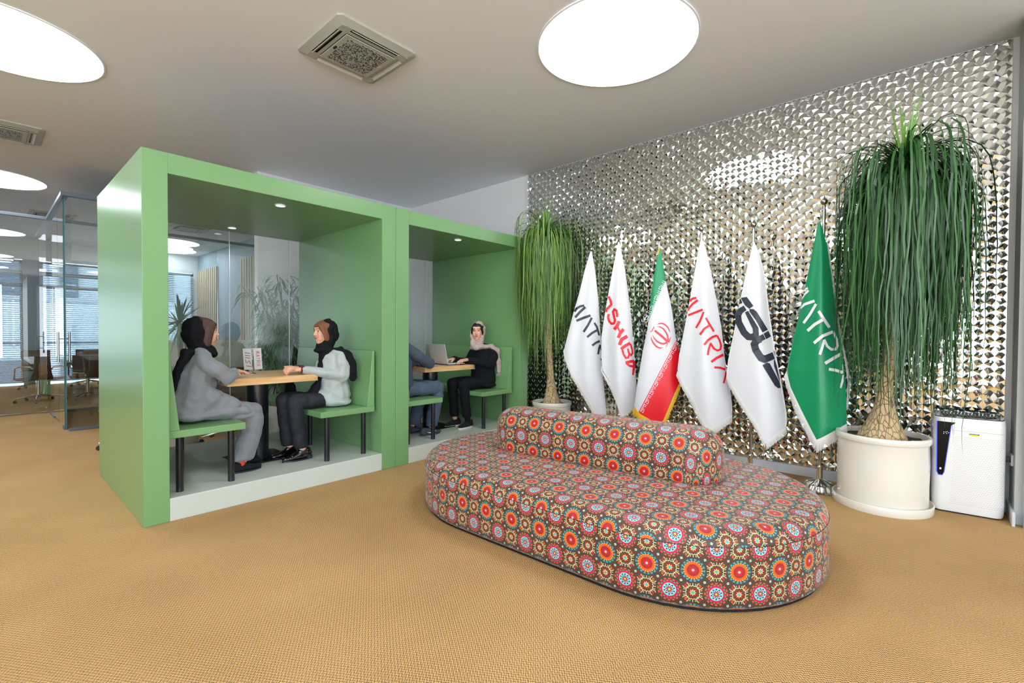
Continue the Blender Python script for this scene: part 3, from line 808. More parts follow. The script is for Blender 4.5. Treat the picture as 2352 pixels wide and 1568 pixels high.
class Flag:
    """cloth hanging folded from a pole: spans between a left and a right edge, rounded towards the hall"""
    def __init__(s, name, label, pole, left, right, folds, bulge, cloth_mat, zfin):
        s.px, s.py = pole
        s.t = thing(name, label, 'flag', (pole[0], pole[1], 0), group='flags on stands in front of the mirrored wall')
        n = Vector((-pole[0], -pole[1], 0)).normalized(); s.n = n            # towards the hall
        s.d = n.dot(Vector((pole[0], pole[1], 0)))+.035
        s.left, s.right, s.folds, s.bulge = left, right, folds, bulge
        s.y0, s.y1 = left[0][1], max(p[1] for p in left)
        s.cloth_mat = cloth_mat
        s.dr = [p for i, p in enumerate(right) if i == 0 or p[0] >= max(q[0] for q in right[:i])-4]
        s.dl = [p for i, p in enumerate(left) if i == 0 or p[0] <= min(q[0] for q in left[:i])+1]
        s.stand(zfin)
    def stand(s, zf):
        x, y = s.px, s.py; t = s.t
        MB().tube([(x, y, .06), (x, y, zf-.05)], .0125, 14).build('pole', M['chrome'], t, smooth=40)
        fn = MB().lathe([(.010, -.06), (.013, -.05), (.013, -.035), (.008, -.03), (.020, -.022), (.026, -.008), (.026, .004), (.019, .018), (.008, .026), (.003, .045), (.001, .06)], (x, y, zf), 18)
        fn.build('finial', M['steel'], t, smooth=50)
        def flute(a, r, z): return r*(1+.035*math.cos(16*a)) if r > .08 else r
        bs = MB().lathe([(.155, 0), (.158, .008), (.140, .018), (.118, .045), (.105, .058), (.088, .066), (.060, .080), (.030, .095), (.022, .10), (.022, .20), (.017, .205), (.016, .21)], (x, y, 0), 96, flute)
        bs.build('base', M['chrome'], t, smooth=35)
    def depth(s, x, y):
        xl, xr = pinterp(s.dl, y), pinterp(s.dr, y)
        w = max(xr-xl, .5); u = min(1, max(0, (x-xl)/w)); g = min(1, (y-s.y0)/220)
        d = s.bulge*g*math.sin(PI*u)**.8
        for k, ph, a in s.folds: d += a*g*math.sin(2*PI*k*u+ph)
        return d
    def P(s, x, y, e=0):
        p = at(x, y, s.n, s.d); return p+s.n*(s.depth(x, y)+e)
    def cloth(s, name='cloth', rows=90, cols=36, bands=None):
        """bands: fn(x,y)->material index"""
        mb = MB(); vs = []
        for i in range(rows+1):
            y = s.y0+(s.y1-s.y0)*i/rows; xl, xr = pinterp(s.left, y), pinterp(s.right, y)
            if xr < xl: xr = xl+.3
            for j in range(cols+1): x = xl+(xr-xl)*j/cols; vs.append(s.P(x, y))
        fs = [(i*(cols+1)+j, i*(cols+1)+j+1, (i+1)*(cols+1)+j+1, (i+1)*(cols+1)+j) for i in range(rows) for j in range(cols)]
        # rear half of the folded cloth
        o = len(vs)
        for i in range(rows+1):
            y = s.y0+(s.y1-26-s.y0)*i/rows; xl, xr = pinterp(s.left, y), pinterp(s.right, y)
            if xr < xl: xr = xl+.3
            g = min(1, (y-s.y0)/220)
            for j in range(13):
                u = j/12; x = xl+(xr-xl)*u; p = at(x, y, s.n, s.d)
                vs.append(p-s.n*(.055*g*math.sin(PI*u)+.012*g*math.sin(5*PI*u)*math.sin(PI*u)))
        fs += [(o+i*13+j, o+i*13+j+1, o+(i+1)*13+j+1, o+(i+1)*13+j) for i in range(rows) for j in range(12)]
        mb.add(vs, fs)
        ob = mb.build(name, s.cloth_mat, s.t, smooth=True)
        return ob
    def strip(s, name, inner, outer, m, strands, e=.002):
        """fringe between two measured lines"""
        a, b = resample(inner, strands*2+1), resample(outer, strands*2+1)
        rnd = random.Random(5); mb = MB()
        for i in range(strands*2):
            (x0, y0), (x1, y1) = a[i], a[i+1]; (u0, v0), (u1, v1) = b[i], b[i+1]
            j = rnd.uniform(-.12, .05); dd = e+rnd.uniform(-.002, .004)
            q = lambda x, y, e_: tuple(at(x, y, s.n, s.d)+s.n*(s.depth(x, y)+e_))
            m0 = (x0*.68+u0*.32, y0*.68+v0*.32); m1 = (x1*.68+u1*.32, y1*.68+v1*.32)
            U0 = (u0+(u0-x0)*j, v0+(v0-y0)*j); U1 = (u1+(u1-x1)*j, v1+(v1-y1)*j)
            # solid heading then a separate tapering strand
            mb.add([q(x0, y0, e), q(x1, y1, e), q(*m1, e+.001), q(*m0, e+.001)], [(0, 1, 2, 3)])
            c0 = (U0[0]*.85+U1[0]*.15, U0[1]*.85+U1[1]*.15); c1 = (U0[0]*.2+U1[0]*.8, U0[1]*.2+U1[1]*.8)
            mb.add([q(*m0, dd), q(*m1, dd), q(*c1, dd+.002), q(*c0, dd+.002)], [(0, 1, 2, 3)])
        mb.build(name, m, s.t)
    def strokes(s, name, org_, sc, items, m, e=.0035):
        """items: (points in crop units, width[s])"""
        mb = MB()
        for pts, w in items:
            pts = [(org_[0]+x/sc, org_[1]+y/sc) for x, y in pts]
            n = max(2, int(sum(math.dist(a, b) for a, b in zip(pts, pts[1:]))/3)+1)
            ws = w if isinstance(w, (list, tuple)) else [w]*len(pts)
            # smooth resample keeping corners
            L = [0]
            for a, b in zip(pts, pts[1:]): L.append(L[-1]+math.dist(a, b))
            prm = sorted(set([L[-1]*i/n for i in range(n+1)]+L))
            P = []; W = []
            for tt in prm:
                k = 0
                while k < len(L)-2 and L[k+1] < tt: k += 1
                f = (tt-L[k])/max(1e-9, L[k+1]-L[k])
                P.append((pts[k][0]+(pts[k+1][0]-pts[k][0])*f, pts[k][1]+(pts[k+1][1]-pts[k][1])*f)); W.append((ws[k]+(ws[k+1]-ws[k])*f)/sc/2)
            A = []; B = []
            for i, p in enumerate(P):
                a, b = P[max(0, i-1)], P[min(len(P)-1, i+1)]
                d1 = (p[0]-a[0], p[1]-a[1]) if i else None; d2 = (b[0]-p[0], b[1]-p[1]) if i < len(P)-1 else None
                def nrm(d): l = math.hypot(*d) or 1; return (d[0]/l, d[1]/l)
                if d1 and d2:
                    d1, d2 = nrm(d1), nrm(d2); d = nrm((d1[0]+d2[0], d1[1]+d2[1])); c = max(.5, d[0]*d1[0]+d[1]*d1[1]); k = 1/c
                else: d = nrm(d1 or d2); k = 1
                nx, ny = -d[1]*W[i]*k, d[0]*W[i]*k
                A.append(tuple(s.P(p[0]+nx, p[1]+ny, e))); B.append(tuple(s.P(p[0]-nx, p[1]-ny, e)))
            mb.add(A+B, [(i, i+1, len(A)+i+1, len(A)+i) for i in range(len(A)-1)])
        return mb.build(name, m, s.t, smooth=True)
    def polys(s, name, org_, sc, polys, m, e=.0035):
        mb = MB()
        for poly in polys:
            pl = [Vector((org_[0]+x/sc, org_[1]+y/sc, 0)) for x, y in poly]
            den = []
            for a, b in zip(pl, pl[1:]+pl[:1]):
                k = max(1, int((b-a).length/3)); den += [a.lerp(b, i/k) for i in range(k)]
            bm = bmesh.new(); vv = [bm.verts.new(p) for p in den]; fc = bm.faces.new(vv)
            bmesh.ops.triangulate(bm, faces=[fc]); 
            bmesh.ops.subdivide_edges(bm, edges=[q for q in bm.edges if q.calc_length() > 4], cuts=2, use_grid_fill=True)
            bmesh.ops.triangulate(bm, faces=bm.faces[:])
            bm.verts.index_update()
            mb.add([tuple(s.P(v.co.x, v.co.y, e)) for v in bm.verts], [tuple(v.index for v in f.verts) for f in bm.faces]); bm.free()
        return mb.build(name, m, s.t, smooth=True)

FX = 4.75
# 1 dark lettering
F = Flag('flag', 'white flag with dark lettering, leftmost of the row beside the farther palm', (FX, 2.99),
         [(1356, 577), (1343, 620), (1330, 674), (1317, 718), (1297, 797), (1301, 824), (1323, 865), (1352, 908), (1372, 950), (1385, 975)],
         [(1359, 577), (1367, 620), (1374, 685), (1379, 761), (1382, 826), (1386, 876), (1393, 945), (1393, 975)], [(1, 2.2, .012), (2, .6, .006)], .055, M['fwhite'], 2.31)
F.cloth()
F.strip('fringe', [(1297, 799), (1301, 824), (1323, 865), (1352, 908), (1374, 955)], [(1294, 806), (1296, 822), (1312, 866), (1341, 913), (1365, 957)], M['fringe'], 60)
F.strokes('lettering', (1280, 620), 4.61, [([(184, 440), (204, 408), (242, 385), (285, 376)], 24), ([(190, 502), (240, 445), (297, 393)], 26),
    ([(203, 538), (275, 508), (352, 482)], 26), ([(279, 655), (325, 585), (366, 505)], 24), ([(392, 558), (418, 600), (444, 690)], 20), ([(316, 710), (370, 665), (430, 632)], 24),
    ([(370, 798), (410, 768), (449, 750)], 24), ([(432, 890), (442, 830), (455, 790)], 20), ([(456, 800), (463, 850)], 9), ([(461, 935), (468, 955)], 12)], M['inkdark'])
# 2 thick red lettering
F = Flag('flag', 'white flag with thick red capital lettering, second from the left', (FX, 2.637),
         [(1419.5, 556), (1407, 620), (1398, 670), (1388.5, 724), (1381, 775), (1381, 820), (1384, 850), (1410, 891), (1428, 945), (1431, 952)],
         [(1423, 556), (1436, 620), (1441.6, 663), (1450, 728), (1455.7, 793), (1460, 859), (1463, 895), (1458, 926), (1431, 952.5)], [(1, 3.6, .012), (2, 2.0, .007)], .055, M['fwhite'], 2.335)
F.cloth()
F.strip('fringe', [(1381.5, 838), (1384, 852), (1410, 891), (1428, 945), (1430, 951)], [(1380, 850), (1386, 864), (1401, 892), (1419, 935), (1424, 957)], M['fringe'], 46)
F.strip('fringe', [(1429, 950), (1458, 925)], [(1425, 960), (1457, 940)], M['fringe'], 14)
F.strokes('lettering', (1280, 620), 4.61, [([(543, 280), (565, 325), (572, 365), (545, 395), (522, 415), (515, 445)], 26),
    ([(545, 465), (538, 500), (548, 540), (575, 568), (600, 565), (612, 535), (598, 480), (590, 440), (605, 418), (625, 430), (634, 470), (633, 500)], 24),
    ([(603, 630), (635, 590), (655, 542)], 34), ([(645, 718), (665, 670), (700, 625)], 34), ([(632, 590), (668, 665)], 20),
    ([(658, 792), (680, 735), (741, 700)], 36), ([(675, 835), (720, 800), (772, 772)], 32), ([(686, 832), (702, 890), (725, 928), (750, 925), (762, 890), (745, 830)], 20),
    ([(775, 780), (792, 840), (796, 880), (780, 900), (762, 880)], 18),
    ([(722, 978), (765, 968), (812, 962)], 30), ([(735, 985), (765, 1010), (800, 1018)], 24), ([(812, 960), (810, 1040), (800, 1108)], [22, 26, 18])], M['inkred'])
# 3 tricolour
F = Flag('flag', 'green, white and red tricolour flag with red emblem and golden fringe', (FX, 2.162),
         [(1513, 569), (1510, 585), (1497, 665), (1487, 756), (1476, 808), (1463, 887), (1456.5, 934), (1470, 948), (1494, 962), (1521, 968)],
         [(1516, 569), (1519, 580), (1530, 649), (1541.5, 701), (1545.5, 727), (1550.7, 766), (1558.5, 803), (1563, 845), (1559.5, 882), (1545, 910), (1521, 969)], [(1, .6, .010), (1.5, 1.0, .008)], .05, M['fwhite'], 2.325)
def band(fl, name, m, test, e):
    """dyed area of the cloth: same surface, cut where test() says so"""
    rows, cols = 150, 24; mb = MB(); vs = []; use = []
    for i in range(rows+1):
        y = fl.y0+(fl.y1-fl.y0)*i/rows; xl, xr = pinterp(fl.left, y), pinterp(fl.right, y)
        if xr < xl: xr = xl+.3
        l_, r_ = test(xl, y), test(xr, y); c = xr
        if l_ != r_:
            a_, b_ = xl, xr
            for _ in range(24):
                c = (a_+b_)/2
                if test(c, y) == l_: a_ = c
                else: b_ = c
        A_, B_ = (xl, c) if l_ and not r_ else (c, xr) if r_ and not l_ else (xl, xr)
        use.append(l_ or r_)
        for j in range(cols+1): vs.append(tuple(fl.P(A_+(B_-A_)*j/cols, y, e)))
    fs = [(i*(cols+1)+j, i*(cols+1)+j+1, (i+1)*(cols+1)+j+1, (i+1)*(cols+1)+j) for i in range(rows) if use[i] and use[i+1] for j in range(cols)]
    mb.add(vs, fs); return mb.build(name, m, fl.t, smooth=True)
F.cloth()
side = lambda x, y, a, b: (b[0]-a[0])*(y-a[1])-(b[1]-a[1])*(x-a[0])
GA, GB = (1532, 640), (1487, 742)
RA, RB = (1556, 775), (1464, 950)
band(F, 'green_stripe', M['fgreen'], lambda x, y: side(x, y, GA, GB) > 0, .0015)
band(F, 'red_stripe', M['fred'], lambda x, y: side(x, y, RA, RB) < 0, .0015)
F.strip('golden_fringe', [(1456.5, 934), (1470, 948), (1494, 962)], [(1453, 950), (1468, 964), (1496, 985)], M['fringey'], 16)
F.strip('golden_fringe', [(1559, 882), (1545, 912), (1522, 967)], [(1566, 884), (1554, 915), (1530, 972)], M['fringey'], 24)
F.strip('golden_edging', [(1516, 566), (1513, 583)], [(1513, 568), (1508.5, 584)], M['fringey'], 6)
F.strokes('emblem', (1480, 720), 15.675, [([(465, 402), (530, 360), (650, 352), (750, 405), (840, 490), (885, 580), (918, 690)], [6, 40, 48, 50, 45, 35, 6]),
    ([(455, 470), (560, 475), (680, 545), (770, 660), (835, 800), (852, 950)], [6, 35, 50, 55, 55, 50]),
    ([(290, 760), (360, 890), (460, 1000), (590, 1065), (700, 1080), (820, 1035)], [6, 40, 55, 58, 60, 60]),
    ([(240, 805), (260, 930), (335, 1070), (440, 1185), (560, 1235), (685, 1215)], [6, 40, 55, 55, 45, 6]),
    ([(375, 605), (600, 790), (850, 1010)], [75, 78, 85]), ([(965, 805), (910, 920), (870, 1040)], [4, 40, 60]), ([(830, 1060), (800, 1150), (755, 1240)], [30, 20, 4]),
    ([(335, 455), (350, 505), (300, 565), (285, 620), (215, 657)], [12, 30, 28, 28, 22])], M['inkred'])
def kufic(fl, a, b, w, n, m1, nm, flip):
    """square script band between the stripes: short uprights, hooks and a base line"""
    dx, dy = (b[0]-a[0])/n, (b[1]-a[1])/n; l = math.hypot(dx, dy); ux, uy = dx/l, dy/l; vx, vy = (uy, -ux) if flip else (-uy, ux)
    def g(i, t, v): return (a[0]+dx*(i+t)+vx*v*w, a[1]+dy*(i+t)+vy*v*w)
    it = []
    for i in range(n):
        it += [([g(i, .0, .12), g(i, .98, .12)], 1.1), ([g(i, .10, .1), g(i, .10, .95)], 1.1), ([g(i, .26, .1), g(i, .26, .95)], 1.0),
               ([g(i, .42, .1), g(i, .42, .6)], 1.0), ([g(i, .55, .95), g(i, .55, .38), g(i, .90, .38)], 1.1), ([g(i, .68, .68), g(i, .68, .95), g(i, .92, .95), g(i, .92, .60)], 1.1)]
    fl.strokes(nm, (0, 0), 1, it, m1, .0045)
kufic(F, (1530, 646), (1488, 738), 8.5, 4, M['inkwhite'], 'script_band', False)
kufic(F, (1553, 783), (1469, 944), 8.5, 8, M['inkwhite'], 'script_band', True)
# 4 red lettering
F = Flag('flag', 'white flag with thin red lettering, between the tricolour and the black logo flag', (FX, 1.724),
         [(1610, 548), (1603, 580), (1592, 645), (1580, 713), (1574, 744), (1560, 816), (1556, 850), (1560, 857), (1592, 910), (1614, 957), (1626, 983)],
         [(1613, 548), (1622.6, 576), (1633, 623), (1646.5, 693), (1657, 753.6), (1664, 819), (1672.5, 866), (1681, 925), (1682, 950), (1626, 983.5)], [(1, 3.9, .014), (2, 1.2, .006)], .065, M['fwhite'], 2.366)
F.cloth()
F.strip('fringe', [(1556, 851), (1560, 857), (1592, 910), (1614, 957), (1626, 983)], [(1553, 862), (1562, 884), (1583, 920), (1605, 964), (1626, 995)], M['fringe'], 60)
F.strip('fringe', [(1624, 983), (1682, 950)], [(1640, 996), (1682, 969)], M['fringe'], 30)
F.strokes('lettering', (1560, 660), 6.535, [([(165, 208), (185, 178), (210, 165), (258, 158)], 32), ([(135, 350), (160, 295), (205, 245), (278, 192)], [14, 30, 34, 34]),
    ([(135, 418), (220, 385), (352, 335)], 33), ([(252, 608), (310, 510), (367, 370)], 30), ([(398, 458), (455, 555), (520, 662)], 30), ([(312, 708), (375, 620), (445, 575)], 32),
    ([(375, 858), (430, 790), (495, 745), (565, 718)], 34), ([(565, 718), (605, 790), (628, 870), (618, 925), (575, 945), (520, 915), (465, 830)], 30), ([(428, 1010), (440, 930), (465, 850)], 30),
    ([(480, 1112), (560, 1055), (665, 1005)], 38), ([(525, 1192), (610, 1200), (692, 1228)], 32), ([(690, 1160), (690, 1225)], 7), ([(665, 1432), (690, 1340), (700, 1260)], [28, 28, 20])], M['inkred'])
# 5 black logo
F = Flag('flag', 'white flag with a large black angular logo, next to the green flag', (FX, 1.248),
         [(1730, 556), (1718, 606), (1703, 675.5), (1687.6, 753.6), (1672.5, 827), (1669, 857), (1675, 868), (1709, 923), (1740, 970), (1759, 1009)],
         [(1733, 556), (1744, 580), (1757, 632), (1766, 710), (1779, 797), (1796, 884), (1807, 950), (1807, 977), (1760, 1009.5)], [(1, 4.0, .014), (1.6, .5, .006)], .07, M['fwhite'], 2.338)
F.cloth()
F.strip('fringe', [(1669, 858), (1675, 868), (1709, 923), (1740, 970), (1759, 1009)], [(1668, 870), (1673, 886), (1696, 925), (1729, 972), (1756, 1025)], M['fringe'], 70)
F.strip('fringe', [(1758, 1009), (1807, 977)], [(1760, 1028), (1807, 999)], M['fringe'], 30)
F.polys('lettering', (1650, 640), 5.6, [[(265, 325), (272, 262), (288, 256), (308, 315)], [(290, 245), (366, 236), (450, 352), (398, 390), (345, 345), (312, 292)],
    [(400, 392), (452, 394), (492, 425), (636, 655), (567, 690), (480, 535), (400, 425)], [(580, 706), (642, 670), (677, 740), (614, 776)],
    [(490, 752), (572, 710), (606, 775), (520, 818), (478, 800)], [(565, 1105), (622, 1072), (660, 1085), (788, 1330), (803, 1400), (770, 1405), (725, 1370)],
    [(723, 1028), (712, 1060), (716, 1120), (788, 1325), (790, 1300), (752, 1120)], [(710, 930), (727, 922), (742, 1030)]], M['inkdark'])
F.strokes('lettering', (1650, 640), 5.6, [([(345, 375), (285, 412), (252, 470), (262, 560), (330, 690), (385, 745), (440, 750), (482, 715), (478, 640), (362, 425)], [68, 74, 80, 84, 86, 84, 82, 76, 72, 44]),
    ([(540, 770), (485, 800), (462, 840), (480, 910), (545, 1010), (595, 1030), (712, 985)], 92)], M['inkdark'], .0042)
# 6 green
F = Flag('flag', 'green flag with white lettering and white fringe, nearest the big palm', (FX-.004, .700),
         [(1880, 510), (1876, 524), (1857, 623), (1839, 705), (1823, 774), (1807, 849), (1808, 858), (1816, 888), (1841, 939.5), (1860, 976), (1876, 1005)],
         [(1885, 510), (1900, 563), (1913, 658), (1926, 753), (1939, 840), (1943.5, 910), (1945, 973), (1877, 1005.5)], [(1, 4.2, .016), (2, .4, .007)], .08, M['fgreen'], 2.45)
F.cloth()
F.strip('fringe', [(1807, 850), (1808, 858), (1816, 888), (1841, 939.5), (1860, 976), (1876, 1005)], [(1800, 866), (1802, 876), (1806, 892), (1826, 945), (1851, 992), (1873, 1032)], M['fringe'], 70)
F.strip('fringe', [(1875, 1005), (1945, 973)], [(1875, 1034), (1947, 1000)], M['fringe'], 36)
F.strip('rear_fringe', [(1926, 753), (1939, 820), (1948, 880), (1944, 940)], [(1930, 750), (1946, 826), (1956, 885), (1948, 946)], M['fringe'], 34, -.05)
F.strip('rear_edging', [(1886, 505), (1900, 560), (1913, 652), (1926, 753)], [(1888, 503), (1904, 558), (1917, 650), (1930, 752)], M['fringe'], 50, -.03)
F.strokes('lettering', (1800, 640), 5.6, [([(268, 160), (285, 132), (312, 120)], 26), ([(235, 262), (270, 200), (320, 152)], [10, 26, 32]), ([(215, 380), (270, 330), (398, 290)], [22, 34, 36]),
    ([(257, 572), (340, 460), (418, 330)], 34), ([(450, 420), (520, 530), (588, 628)], 38), ([(308, 670), (400, 590), (500, 532)], 38), ([(390, 825), (500, 735), (632, 682)], 38),
    ([(632, 675), (680, 780), (693, 860), (670, 905), (610, 905), (560, 865), (520, 780)], 32), ([(465, 970), (495, 880), (522, 790)], 34), ([(532, 1080), (620, 1030), (738, 965)], 40),
    ([(580, 1155), (660, 1170), (760, 1205)], 36), ([(755, 1100), (762, 1215)], 9), ([(728, 1400), (755, 1320), (765, 1235)], [28, 30, 14])], M['inkwhite'])

# ================================================================== PONYTAIL PALMS
def leaf_ribbon(mb, p0, az, elev, L, droop, w, rnd, seg=9, lim=None, steer=None):
    """arching strap leaf: leaves the crown at azimuth/elevation and bends down under its weight"""
    p = Vector(p0); d = Vector((math.cos(az)*math.cos(elev), math.sin(az)*math.cos(elev), math.sin(elev)))
    side = Vector((-math.sin(az), math.cos(az), 0)); st = L/seg
    tw = rnd.uniform(-.5, .5); A = []; B = []; sway = rnd.uniform(-.25, .25)
    for i in range(seg+1):
        t = i/seg; ww = w*(1-t**2.2)*.5*(.55+.45*min(1, t*5))+.0006
        s_ = (side+d.cross(side)*tw*math.sin(2.5*t)).normalized()
        A.append(tuple(p+s_*ww)); B.append(tuple(p-s_*ww))
        g = droop*(.35+1.3*t)*st*3.2
        d = (d+Vector((side.x*sway*st, side.y*sway*st, -g))).normalized()
        if steer:
            rx, ry = p.x-steer[0], p.y-steer[1]; rr_ = math.hypot(rx, ry); f_ = min(1, (rr_/steer[2])**2.5)
            if rx*d.x+ry*d.y > 0:
                k_ = 1-.62*f_; d = Vector((d.x*k_, d.y*k_, d.z-.25*f_)).normalized()
        if d.z < -.985: d = (d+Vector((rnd.uniform(-.1, .1), rnd.uniform(-.1, .1), 0))).normalized()
        p = p+d*st
        if lim: p = lim(p)
    mb.add(A+B, [(i, i+1, seg+2+i, seg+1+i) for i in range(seg)])
def leaf_mat(name, c1, c2, rough=.4):
    m = bpy.data.materials.new(name); m.use_nodes = True; nt = m.node_tree; b = nt.nodes['Principled BSDF']; b.inputs['Roughness'].default_value = rough
    g = nt.nodes.new('ShaderNodeNewGeometry'); cr = nt.nodes.new('ShaderNodeValToRGB')
    cr.color_ramp.elements[0].color = (*lin(c1), 1); cr.color_ramp.elements[1].color = (*lin(c2), 1)
    nt.links.new(g.outputs['Random Per Island'], cr.inputs[0]); nt.links.new(cr.outputs[0], b.inputs['Base Color'])
    return m
M['leafA'] = leaf_mat('ponytail_leaf_bright', (52, 100, 36), (142, 176, 84))
M['leafB'] = leaf_mat('ponytail_leaf_dark', (22, 62, 28), (66, 116, 56), .36)
M['leafTop'] = leaf_mat('young_leaf', (84, 150, 50), (150, 196, 90))
def palm(label, x, y, pot_r, pot_h, zt, crown, leaves, m, seed, bulb_r, lean, mt, hang, spread):
    rnd = random.Random(seed)
    t = thing('ponytail_palm', label, 'potted palm', (x, y, 0), group='ponytail palms in white pots')
    r = pot_r
    pot = MB()
    prof = [(r*.93, .012), (r*.955, .05), (r*.95, pot_h*.35), (r*.96, pot_h*.62), (r*.945, pot_h-.06), (r*.955, pot_h-.05), (r*.985, pot_h-.045), (r, pot_h-.03), (r, pot_h-.008), (r*.985, pot_h), (r*.93, pot_h), (r*.92, pot_h-.01), (r*.92, pot_h-.05)]
    pot.lathe(prof, (x, y, 0), 72); pot.build('pot', M['pot'], t, smooth=35)
    MB().lathe([(r*1.045, 0), (r*1.055, .006), (r*1.06, .058), (r*1.05, .064), (r*1.03, .064), (r*1.02, .05), (r*.96, .03)], (x, y, 0), 72).build('saucer', M['pot'], t, smooth=35)
    soil = MB(); vs = []; nr, na = 8, 40
    for i in range(nr+1):
        for j in range(na):
            a = 2*PI*j/na; q = r*.925*i/nr; vs.append((x+q*math.cos(a), y+q*math.sin(a), pot_h-.045+rnd.uniform(-.005, .008)+.012*(1-i/nr)))
    soil.add(vs, [(i*na+j, i*na+(j+1) % na, (i+1)*na+(j+1) % na, (i+1)*na+j) for i in range(nr) for j in range(na)])
    soil.build('soil', M['soil'], t, smooth=True)
    tr = MB(); zb = pot_h-.055; H = zt-zb; n = 40; k = 60; vs = []
    for i in range(k+1):
        f = i/k; z = zb+H*f
        # swollen base shrinking to a slender stem
        if f < 1: pass
        h = f*H
        rr = .036+(bulb_r-.036)*math.exp(-(h/(.16+bulb_r*.25))**1.35)
        if h > .9: rr *= 1-.15*(h-.9)/max(.1, H-.9)
        cx = x+lean[0]*math.sin(f*2.2)*.5+lean[0]*f*.5; cy = y+lean[1]*f
        for j in range(n):
            a = 2*PI*j/n; q = rr*(1+.03*math.sin(5*a+f*9)+.02*math.sin(11*a-f*20)*math.exp(-h*5)+rnd.uniform(-.012, .012))
            vs.append((cx+q*math.cos(a), cy+q*math.sin(a), z))
    tr.add(vs, [(i*n+j, i*n+(j+1) % n, (i+1)*n+(j+1) % n, (i+1)*n+j) for i in range(k) for j in range(n)])
    tr.build('trunk', M['trunk'], t, smooth=True)
    cx, cy = x+lean[0]*math.sin(2.2)*.5+lean[0]*.5, y+lean[1]
    fo = MB()
    Rm = [1]
    def lim(p):
        p.x = min(p.x, XW-.035); p.y = max(p.y, YR+.04)
        if y < 2: p.y = min(p.y, .60); p.y = max(p.y, -.34)
        if y > 2 and p.z < 2.6: p.y = min(p.y, 3.895) if p.x < 4.75 else p.y
        return p
    for i in range(leaves):
        az = rnd.uniform(0, 2*PI); el = rnd.uniform(-.2, 1.15); q0 = rnd.uniform(-.55, .06)*crown
        L = rnd.uniform(.55, 1.0)*crown*hang; Rm[0] = spread*rnd.uniform(.5, 1.1)
        q = (cx+math.cos(az)*.03, cy+math.sin(az)*.03, zt+q0)
        leaf_ribbon(fo, q, az, el, L, rnd.uniform(1.7, 3.6), rnd.uniform(.006, .012)*mt, rnd, 22, lim, (cx, cy, Rm[0]))
    fo.build('foliage', m, t)
    tp = MB(); Rm[0] = 1
    for i in range(46):
        az = rnd.uniform(0, 2*PI); leaf_ribbon(tp, (cx, cy, zt-.10), az, rnd.uniform(1.15, 1.54), rnd.uniform(.35, .98)*crown, rnd.uniform(.1, .9), .010*mt, rnd, 9, lim)
    tp.build('young_leaves', M['leafTop'], t)
    return t
palm('tall ponytail palm in a wide white pot between the green flag and the air purifier', 4.675, .282, .300, .56, 2.66, .66, 820, M['leafB'], 11, .165, (.03, -.10), 1.5, 3.1, .60)
palm('shorter ponytail palm in a white pot beside the far green booth', 4.838, 3.615, .252, .46, 2.62, .58, 760, M['leafA'], 5, .125, (-.03, .10), 1.15, 3.1, .58)

# ================================================================== PLANTS BEHIND THE BOOTH GLASS
M['leafC'] = leaf_mat('bamboo_palm_leaf', (28, 66, 40), (92, 140, 90), .45)
M['leafD'] = leaf_mat('yucca_leaf', (24, 72, 44), (80, 140, 84), .4)
M['cane'] = mat('plant_cane', (120, 100, 66), .7)
def lance(mb, p, d, L, w, rnd, droop=.5):
    side = d.cross(Vector((0, 0, 1)))
    if side.length < .01: side = Vector((1, 0, 0))
    side.normalize(); side = (side+Vector((0, 0, rnd.uniform(-.5, .5)))).normalized(); seg = 5; A = []; B = []
    p = Vector(p); d = Vector(d).normalized()
    for i in range(seg+1):
        t = i/seg; ww = w*.5*math.sin(PI*min(1, .12+t*.88))**.8+.0004
        A.append(tuple(p+side*ww)); B.append(tuple(p-side*ww)); d = (d+Vector((0, 0, -droop*L*.6))).normalized(); p = p+d*L/seg
    mb.add(A+B, [(i, i+1, seg+2+i, seg+1+i) for i in range(seg)])
def bamboo_palm():
    rnd = random.Random(21); x, y = 2.62, 6.35
    t = thing('bamboo_plant', 'large leafy bamboo-like plant behind the glass of the near booth', 'potted plant', (x, y, 0))
    MB().lathe([(.16, 0), (.19, .02), (.22, .36), (.22, .38), (.20, .38), (.19, .34)], (x, y, 0), 40).build('pot', M['pot'], t, smooth=35)
    MB().lathe([(.19, .33), (.19, .345)], (x, y, 0), 30).build('soil', M['soil'], t)
    fo = MB(); ca = MB()
    for s in range(22):
        az = rnd.uniform(0, 2*PI); sp = rnd.uniform(.05, .55); H = rnd.uniform(1.2, 2.35)
        base = Vector((x+rnd.uniform(-.1, .1), y+rnd.uniform(-.1, .1), .33)); pts = []
        for i in range(9):
            f = i/8; pts.append(base+Vector((math.cos(az)*sp*f**1.7, math.sin(az)*sp*.55*f**1.7, H*(f-.12*f**3)-.33*f)))
        ca.tube(pts, [.008-.0005*i for i in range(9)], 6)
        for k in range(60):
            f = rnd.uniform(.25, 1); i = min(7, int(f*8)); q = pts[i].lerp(pts[i+1], f*8-i)
            a = rnd.uniform(0, 2*PI); tw = Vector((math.cos(a), math.sin(a)*.7, rnd.uniform(-.15, .5)))
            q2 = q+tw*rnd.uniform(.02, .16)
            lance(fo, q2, tw+Vector((0, 0, rnd.uniform(-.9, .1))), rnd.uniform(.12, .26), rnd.uniform(.014, .024), rnd, rnd.uniform(1.5, 3.5))
    fo.build('foliage', M['leafC'], t); ca.build('stems', M['cane'], t, smooth=True)
bamboo_palm()
